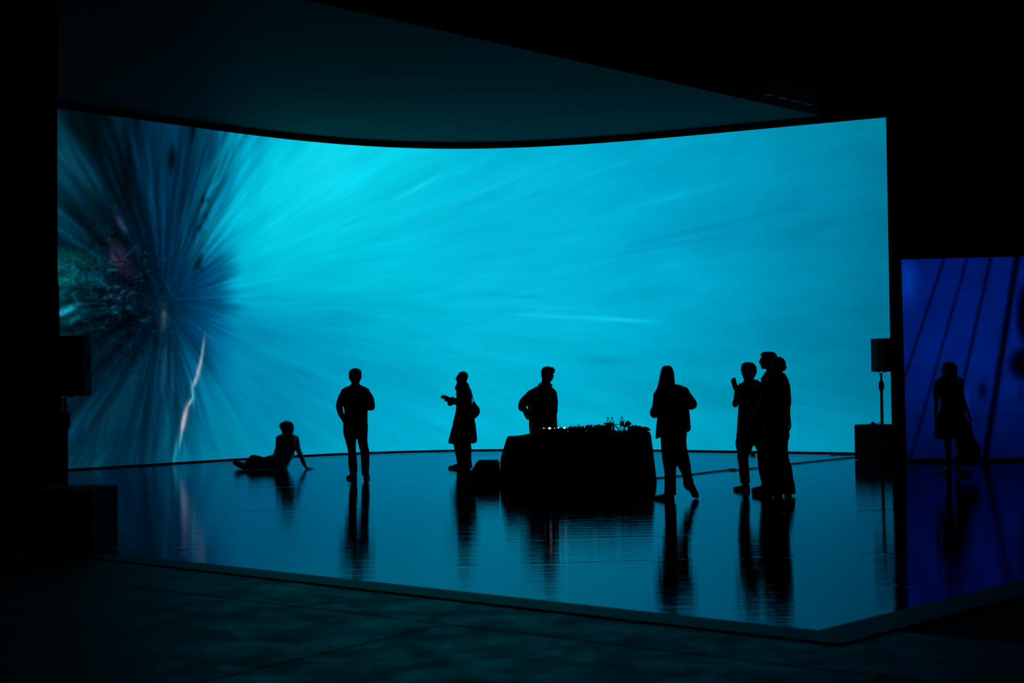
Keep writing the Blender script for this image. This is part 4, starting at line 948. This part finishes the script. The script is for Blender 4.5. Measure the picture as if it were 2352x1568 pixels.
def drape(xl, xr, y0, y1, zf, fl, fr, ff, amp, name, label, seed=0):
    r = .02; nu = 260; V = []; Fc = []
    # perimeter parametrisation of a rounded rectangle
    def per(s, off):
        L1, L2 = xr-xl, y1-y0; P = 2*(L1+L2); s = s*P
        if s < L1: return (xl + s, y0, 0, -1)
        s -= L1
        if s < L2: return (xr, y0 + s, 1, 0)
        s -= L2
        if s < L1: return (xr - s, y1, 0, 1)
        s -= L1; return (xl, y1 - s, -1, 0)
    rings = []
    for k in range(0, 6):                     # top, from the centre line outwards
        q = k/5*.97
        ring = []
        for i in range(nu):
            x, y, nx_, ny_ = per(i/nu, 0); X_ = (xl+xr)/2 + (x-(xl+xr)/2)*(.05+.95*q); Y_ = (y0+y1)/2 + (y-(y0+y1)/2)*(.05+.95*q)
            ring.append(Vector((X_, Y_, zf(X_))))
        rings.append(ring)
    for k in range(0, 14):
        q = k/13; ring = []
        for i in range(nu):
            x, y, nx_, ny_ = per(i/nu, 0)
            # soften corner normals
            cx_ = max(0, 1 - min(abs(x-xl), abs(xr-x))/.12)*(1 if x > (xl+xr)/2 else -1); cy_ = max(0, 1 - min(abs(y-y0), abs(y1-y))/.12)*(1 if y > (y0+y1)/2 else -1)
            n_ = Vector((nx_*1.0 + cx_*(1-abs(nx_)), ny_ + cy_*(1-abs(ny_)), 0)).normalized()
            fo = (fl*min(1, q*2)/max(q, .01)**.85 if n_.x < 0 else fr)*abs(n_.x)**1.5 + ff*abs(n_.y)**1.5
            zt = zf(x) - .004; z = zt*(1 - q) + .006*q
            if k == 0: z = zt
            wv = math.sin(i*2*math.pi/nu*31 + seed) + .6*math.sin(i*2*math.pi/nu*53 + 2 + seed)
            off = .004 + fo*(q**.85) + amp*wv*q*.5 + (.014 if k > 0 else 0)
            ring.append(Vector((x, y, 0)) + n_*off + Vector((0, 0, z)))
        rings.append(ring)
    g = G(); g.loft(rings, cap=False); c = len(g.V); g.V.append(sum(rings[0], Vector())/nu)
    for i in range(nu): g.F.append((c, (i+1) % nu, i))
    o = g.obj(name, M_tcloth, None, True, ((xl+xr)/2, (y0+y1)/2, 0)); tag(o, label, 'tablecloth', 'black cloths around the equipment'); return o
drape(xl, xr, YT0, YT1, ztop, .10, .075, .07, .010, 'tablecloth', 'floor-length black cloth draped over the long equipment table')
x0b = at(1099, 1060, 21.3).x
lb = thing('low_case', ((x0b+xl)/2 - .1, 21.3, 0), 'low case hidden under black cloth left of the table', 'case')
g = G(); g.box(((x0b + xl - .2)/2 + .0, 21.25, .165), (xl - .22 - x0b - .02, .5, .325), bev=.01); g.obj('case_body', M_plast, lb)
g = G(); g.box(((x0b + xl - .2)/2, 20.985, .2), (.12, .02, .03), bev=.004); g.obj('handle', M_steel, lb)
drape(x0b, xl - .156, 20.98, 21.52, lambda x: .338, .10, .006, .05, .005, 'tablecloth', 'low black cloth-covered step against the left side of the equipment table', 1)

# --- things on the table
def zt(px, Y): return ztop(at(px, 985, Y).x)
def gear_box(name, pa, pb, Y, dp, h, label, rz=0.0):
    xa, xb = at(pa, 980, Y).x, at(pb, 980, Y).x; c = ((xa+xb)/2, Y); z = max(ztop(xa), ztop(xb)) + .004
    t = thing(name, (c[0], Y, z), label, 'sound equipment'); g = G(); g.box((c[0], Y, z + .006 + h/2), (xb-xa, dp, h), rz, bev=.006); g.obj('housing', M_plast, t)
    for sx in (-1, 1):
        for sy in (-1, 1):
            g = G(); g.cyl((c[0]+sx*(xb-xa)*.4, Y+sy*dp*.4, z), .01, .008, 10); g.obj('rubber_foot', M_sole, t)
    return t, c, xb-xa, z + .006 + h
def knobs(t, c, zt_, xs, ys, r=.009, h=.018):
    for x in xs:
        for y in ys: g = G(); g.cyl((c[0]+x, c[1]+y, zt_ - .001), r, h, 12, r*.8); g.obj('knob', M_knob, t)
def led(t, px, py, Y, r, material, label=None):
    g = G(); p = at(px, py, Y); g.ell(p, (r, r*.8, r*.8), nu=10, nv=7); o = g.obj('indicator_light', material, t, True); o['label'] = label or 'small glowing light'
ML_w = emis('led_white', (.75, .8, 1), 1.3); ML_b = emis('led_bright', (.8, .75, 1), 2.2); ML_d = emis('led_dim', (.6, .8, .75), .7); ML_r = emis('led_pink', (1, .25, .4), 1.2)
Yf = 21.12
t, c, wd, zz = gear_box('media_player', 1236, 1270, 21.25, .32, .055, 'flat black deck at the left of the table with the brightest white light')
g = G(); g.cyl((c[0], 21.2, zz - .001), .085, .012, 28); g.obj('jog_wheel', M_knob, t); knobs(t, c, zz, (-.07, 0, .07), (-.13, .13), .009, .012)
led(t, 1249, 983.2, 21.06, .012, ML_d, 'dim light'); led(t, 1262.4, 983.2, 21.06, .019, ML_b, 'brightest white light')
t, c, wd, zz = gear_box('media_player', 1272, 1303, 21.25, .32, .055, 'flat black deck beside the performer with two white lights')
g = G(); g.cyl((c[0], 21.2, zz - .001), .08, .012, 28); g.obj('jog_wheel', M_knob, t); knobs(t, c, zz, (-.07, 0, .07), (-.13, .13), .009, .012)
led(t, 1274, 983.2, 21.06, .010, ML_d, 'dim light'); led(t, 1282.8, 982.4, 21.06, .012, ML_w, 'small white light'); led(t, 1296.4, 982.3, 21.06, .017, ML_b, 'bright white light')
t, c, wd, zz = gear_box('audio_mixer', 1305, 1343, 21.25, .34, .062, 'black mixing desk with rows of knobs in the middle of the table')
knobs(t, c, zz, [-.09, -.055, -.02, .03, .065, .10], [-.12, -.06, 0, .06, .12], .008, .02)
for x in (-.07, -.02, .04, .09): g = G(); g.box((c[0]+x, 21.11, zz + .004), (.012, .02, .014)); g.obj('fader', M_knob, t)
t, c, wd, zz = gear_box('effects_unit', 1345, 1404, 21.3, .30, .082, 'raised black equipment box with one tiny pink light')
knobs(t, c, zz, (-.15, -.1, .02, .12), (-.1, .08), .009, .014)
led(t, 1362.4, 978.4, 21.13, .009, ML_r, 'tiny pink light')
def bottle(px, ptop, Y, label, label_style):
    p = at(px, ptop, Y); zb = ztop(p.x) + .004; H_ = p.z - zb; t = thing('water_bottle', (p.x, Y, zb), label, 'bottle', 'water bottles on the table')
    prof = [(0, .026), (.012, .031), (.05, .031), (.055, .0295), (.06, .031), (H_*.60, .031), (H_*.70, .028), (H_*.82, .017), (H_*.89, .0125), (H_*.92, .0125)]
    g = G(); n = 20
    g.loft([[Vector((p.x + r*math.cos(2*math.pi*i/n), Y + r*math.sin(2*math.pi*i/n), zb + z)) for i in range(n)] for z, r in prof]); g.obj('bottle_body', M_pet, t, True)
    g = G(); g.cyl((p.x, Y, zb + H_*.915), .0145, H_*.085, 16); g.obj('cap', M_plast, t)
    g = G(); g.cyl((p.x, Y, zb + H_*.33), .0318, H_*.27, 20); g.obj('paper_label', M_blabel, t)
    if label_style: g = G(); g.cyl((p.x, Y, zb + H_*.62), .0316, H_*.07, 20); g.obj('paper_label', M_blabel, t)
    return t
M_pet = bpy.data.materials.new('clear_plastic'); M_pet.use_nodes = True; nt = M_pet.node_tree; nt.nodes.clear()
gl = nt.nodes.new('ShaderNodeBsdfGlossy'); gl.inputs['Roughness'].default_value = .05; tr_ = nt.nodes.new('ShaderNodeBsdfTransparent'); tr_.inputs[0].default_value = (.78, .82, .84, 1)
lw = nt.nodes.new('ShaderNodeLayerWeight'); lw.inputs[0].default_value = .25; mx = nt.nodes.new('ShaderNodeMixShader'); om = nt.nodes.new('ShaderNodeOutputMaterial')
nz_ = nt.nodes.new('ShaderNodeTexNoise'); nz_.inputs['Scale'].default_value = 20; bp_ = nt.nodes.new('ShaderNodeBump'); bp_.inputs['Strength'].default_value = .1
nt.links.new(nz_.outputs[0], bp_.inputs['Height']); nt.links.new(bp_.outputs[0], gl.inputs['Normal'])
nt.links.new(lw.outputs['Fresnel'], mx.inputs[0]); nt.links.new(tr_.outputs[0], mx.inputs[1]); nt.links.new(gl.outputs[0], mx.inputs[2]); nt.links.new(mx.outputs[0], om.inputs[0])
M_blabel = mat('bottle_label', (.03, .05, .10), .6, .3)
bottle(1396.4, 958.3, 21.50, 'small clear water bottle, left one of the two standing together', 0)
bottle(1405.6, 958.3, 21.50, 'small clear water bottle, right one of the two standing together', 0)
bottle(1428.2, 957.3, 21.42, 'clear water bottle standing alone beside the tilted camera', 1)
# tilted camera on a small clamp
cb_ = at(1442, 973, 21.3); zc = ztop(cb_.x) + .004
t = thing('small_camera', (cb_.x, 21.3, zc), 'small boxy camera tilted on a stand near the right end of the table', 'camera')
g = G(); g.box(cb_, (.075, .06, .07), 0, ('Y', -.62), bev=.006); g.obj('camera_body', M_plast, t)
g = G(); g.tube([(cb_ + Vector((-.02, -.03, -.01)), .018), (cb_ + Vector((-.05, -.06, -.03)), .02)], 12); g.obj('camera_lens', M_knob, t, True)
g = G(); g.tube([(cb_ + Vector((-.02, .01, -.03)), .008), (Vector((cb_.x - .045, 21.3, zc + .04)), .008), (Vector((cb_.x - .045, 21.3, zc + .006)), .01)], 8); g.cyl((cb_.x - .045, 21.3, zc), .035, .01, 16); g.obj('stand', M_steel, t, True)
# thin boom arm
t = thing('boom_arm', at(1410, 985, 21.35), 'thin boom arm reaching sideways between the water bottles', 'stand')
t.location.z = ztop(t.location.x) + .004
g = G(); g.tube([(at(1391, 972.6, 21.35), .007), (at(1409, 974.4, 21.35), .006), (at(1430, 974.6, 21.35), .005)], 8); g.obj('arm', M_steel, t, True)
g = G(); g.tube([(at(1409, 976, 21.35), .012), (Vector((t.location.x, 21.35, t.location.z + .01)), .012)], 8); g.cyl((t.location.x, 21.35, t.location.z), .03, .012, 16); g.obj('stand', M_steel, t, True)
g = G(); g.ell(at(1389, 972.8, 21.35), (.022, .016, .012)); g.obj('microphone_head', M_plast, t, True)
def tcable(pts, Y, r, label):
    P = [at(x, y, Y) for x, y in pts]
    for q in (0, -1): P[q].z = ztop(P[q].x) + .008
    return cable('equipment_cable', P, r, label, group='cables on the table')
for o_, dz in ((tcable([(1322, 985), (1324, 979), (1328.5, 975), (1330, 977), (1330.5, 985)], 21.45, .0045, 'thin black cable arching up over the mixing desk'), 0),):
    pass
tcable([(1370.5, 985), (1371, 977.5), (1373.5, 974.5), (1378, 975), (1383, 979), (1385, 986)], 21.48, .0045, 'thin black cable loop left of the paired water bottles')
tcable([(1409, 985), (1409.5, 979), (1414, 979.5), (1418.5, 984), (1421, 988)], 21.2, .005, 'lower of two thick cables curving down right of the paired bottles')
tcable([(1407, 985), (1408.5, 977), (1414, 977.5), (1420, 983), (1422.5, 988)], 21.3, .005, 'upper of two thick cables curving down right of the paired bottles')
tcable([(1432, 985), (1433, 967.5), (1437, 967), (1441, 970), (1446, 986)], 21.42, .004, 'cable loop above the bottle standing alone')
tcable([(1442, 985), (1444.5, 968.5), (1449, 972), (1454, 977.5), (1458, 986)], 21.36, .004, 'cable sloping down right of the tilted camera')
g = G(); p = at(1377.5, 976.5, 21.54); g.box((p.x, 21.54, p.z), (.045, .03, .022), 0, ('Y', .3), bev=.005); g.box((p.x + .01, 21.54, p.z - .055), (.02, .02, .10))
tag(g.obj('clip_light', M_plast, loc=(p.x, 21.54, ztop(p.x) + .004)), 'small dark clip lamp standing behind the equipment box', 'lamp')
# heap of folded cloth on the right end
g = G(); fb.Y = 21.25; fb.S = fb.Y/FPX
P = at(1466, 985, 21.25); zc = ztop(P.x)
g.ell((P.x - .04, 21.25, zc + .03), (.11, .14, .05)); g.ell((P.x + .06, 21.22, zc + .025), (.09, .12, .04)); g.ell((P.x - .11, 21.25, zc + .035), (.05, .10, .04)); g.ell((P.x + .12, 21.22, zc + .012), (.05, .1, .022))
hp = thing('cable_bag', (P.x, 21.25, zc + .005), 'crumpled dark cloth bag lying at the right end of the equipment table', 'bag')
o = remeshed(g, 'bag_body', M_black, hp, voxel=.008, smooth=1, fold=.02, fscale=26)
lo = min(v_.co.z for v_ in o.data.vertices)
for v_ in o.data.vertices: v_.co.z = max(v_.co.z, .002)

# ---------------------------------------------------------------- cables on the floor
pts = [(1505,1099),(1535,1096.5),(1570,1092),(1610,1087.5),(1650,1082.5),(1675,1080.2),(1700,1079),(1740,1075),(1790,1069.5),(1830,1064.5),(1880,1059),(1930,1054),(1965,1050.5),(1974,1049)]
P = []
for k_, (x, y) in enumerate(pts): q = atz(x, y); q.z = .011; P.append(q)
cable('floor_cable', P, .010, 'thick black cable running over the floor from the table to the right hand bass cabinet')
P = []
for x, y in ((1672,1080),(1678,1077.5),(1686,1077.5),(1691,1080),(1686,1082),(1678,1081.5)): q = atz(x, y); q.z = .012; P.append(q)
cable('cable_tail', P, .006, 'small loose loop of cord lying on the floor cable left of the group')
P = []
for x, y in ((1908,1044.5),(1925,1042.5),(1940,1044),(1955,1042.8),(1974,1044)): q = atz(x, y); q.z = .018; P.append(q)
cable('screen_cable', P, .012, 'short black cable at the foot of the cyan screen near the bass cabinet')
q = atz(1729, 1043.5); q.z = 0
g = G(); g.box((q.x, q.y, .035), (.09, .08, .06), .2, bev=.008); g.cyl((q.x, q.y, 0), .03, .01)
tag(g.obj('junction_box', M_plast, loc=q), 'tiny black box on the floor at the foot of the screen, by the group', 'box')
# faint fixtures on the high ceiling edge
zf_ = 7.35
for k_, (px, py) in enumerate(((1768,214),(1799,221),(1829,228),(1857,235))):
    q = at(px, py, 25.5)
    t = thing('ceiling_fixture', (q.x, 25.5, 10.98), 'small dark fixture, %s in the short row hanging above the screen' % ('first', 'second', 'third', 'last')[k_], 'light fixture', 'dark fixtures above the screen')
    g = G(); g.box((q.x, 25.5, q.z), (.17, .12, .07), 0, ('Y', .16), bev=.008); g.obj('lamp_housing', M_shoe, t)
    g = G(); g.cyl((q.x, 25.5, q.z + .03), .008, 10.99 - q.z - .03, 8); g.obj('hanging_rod', M_steel, t)
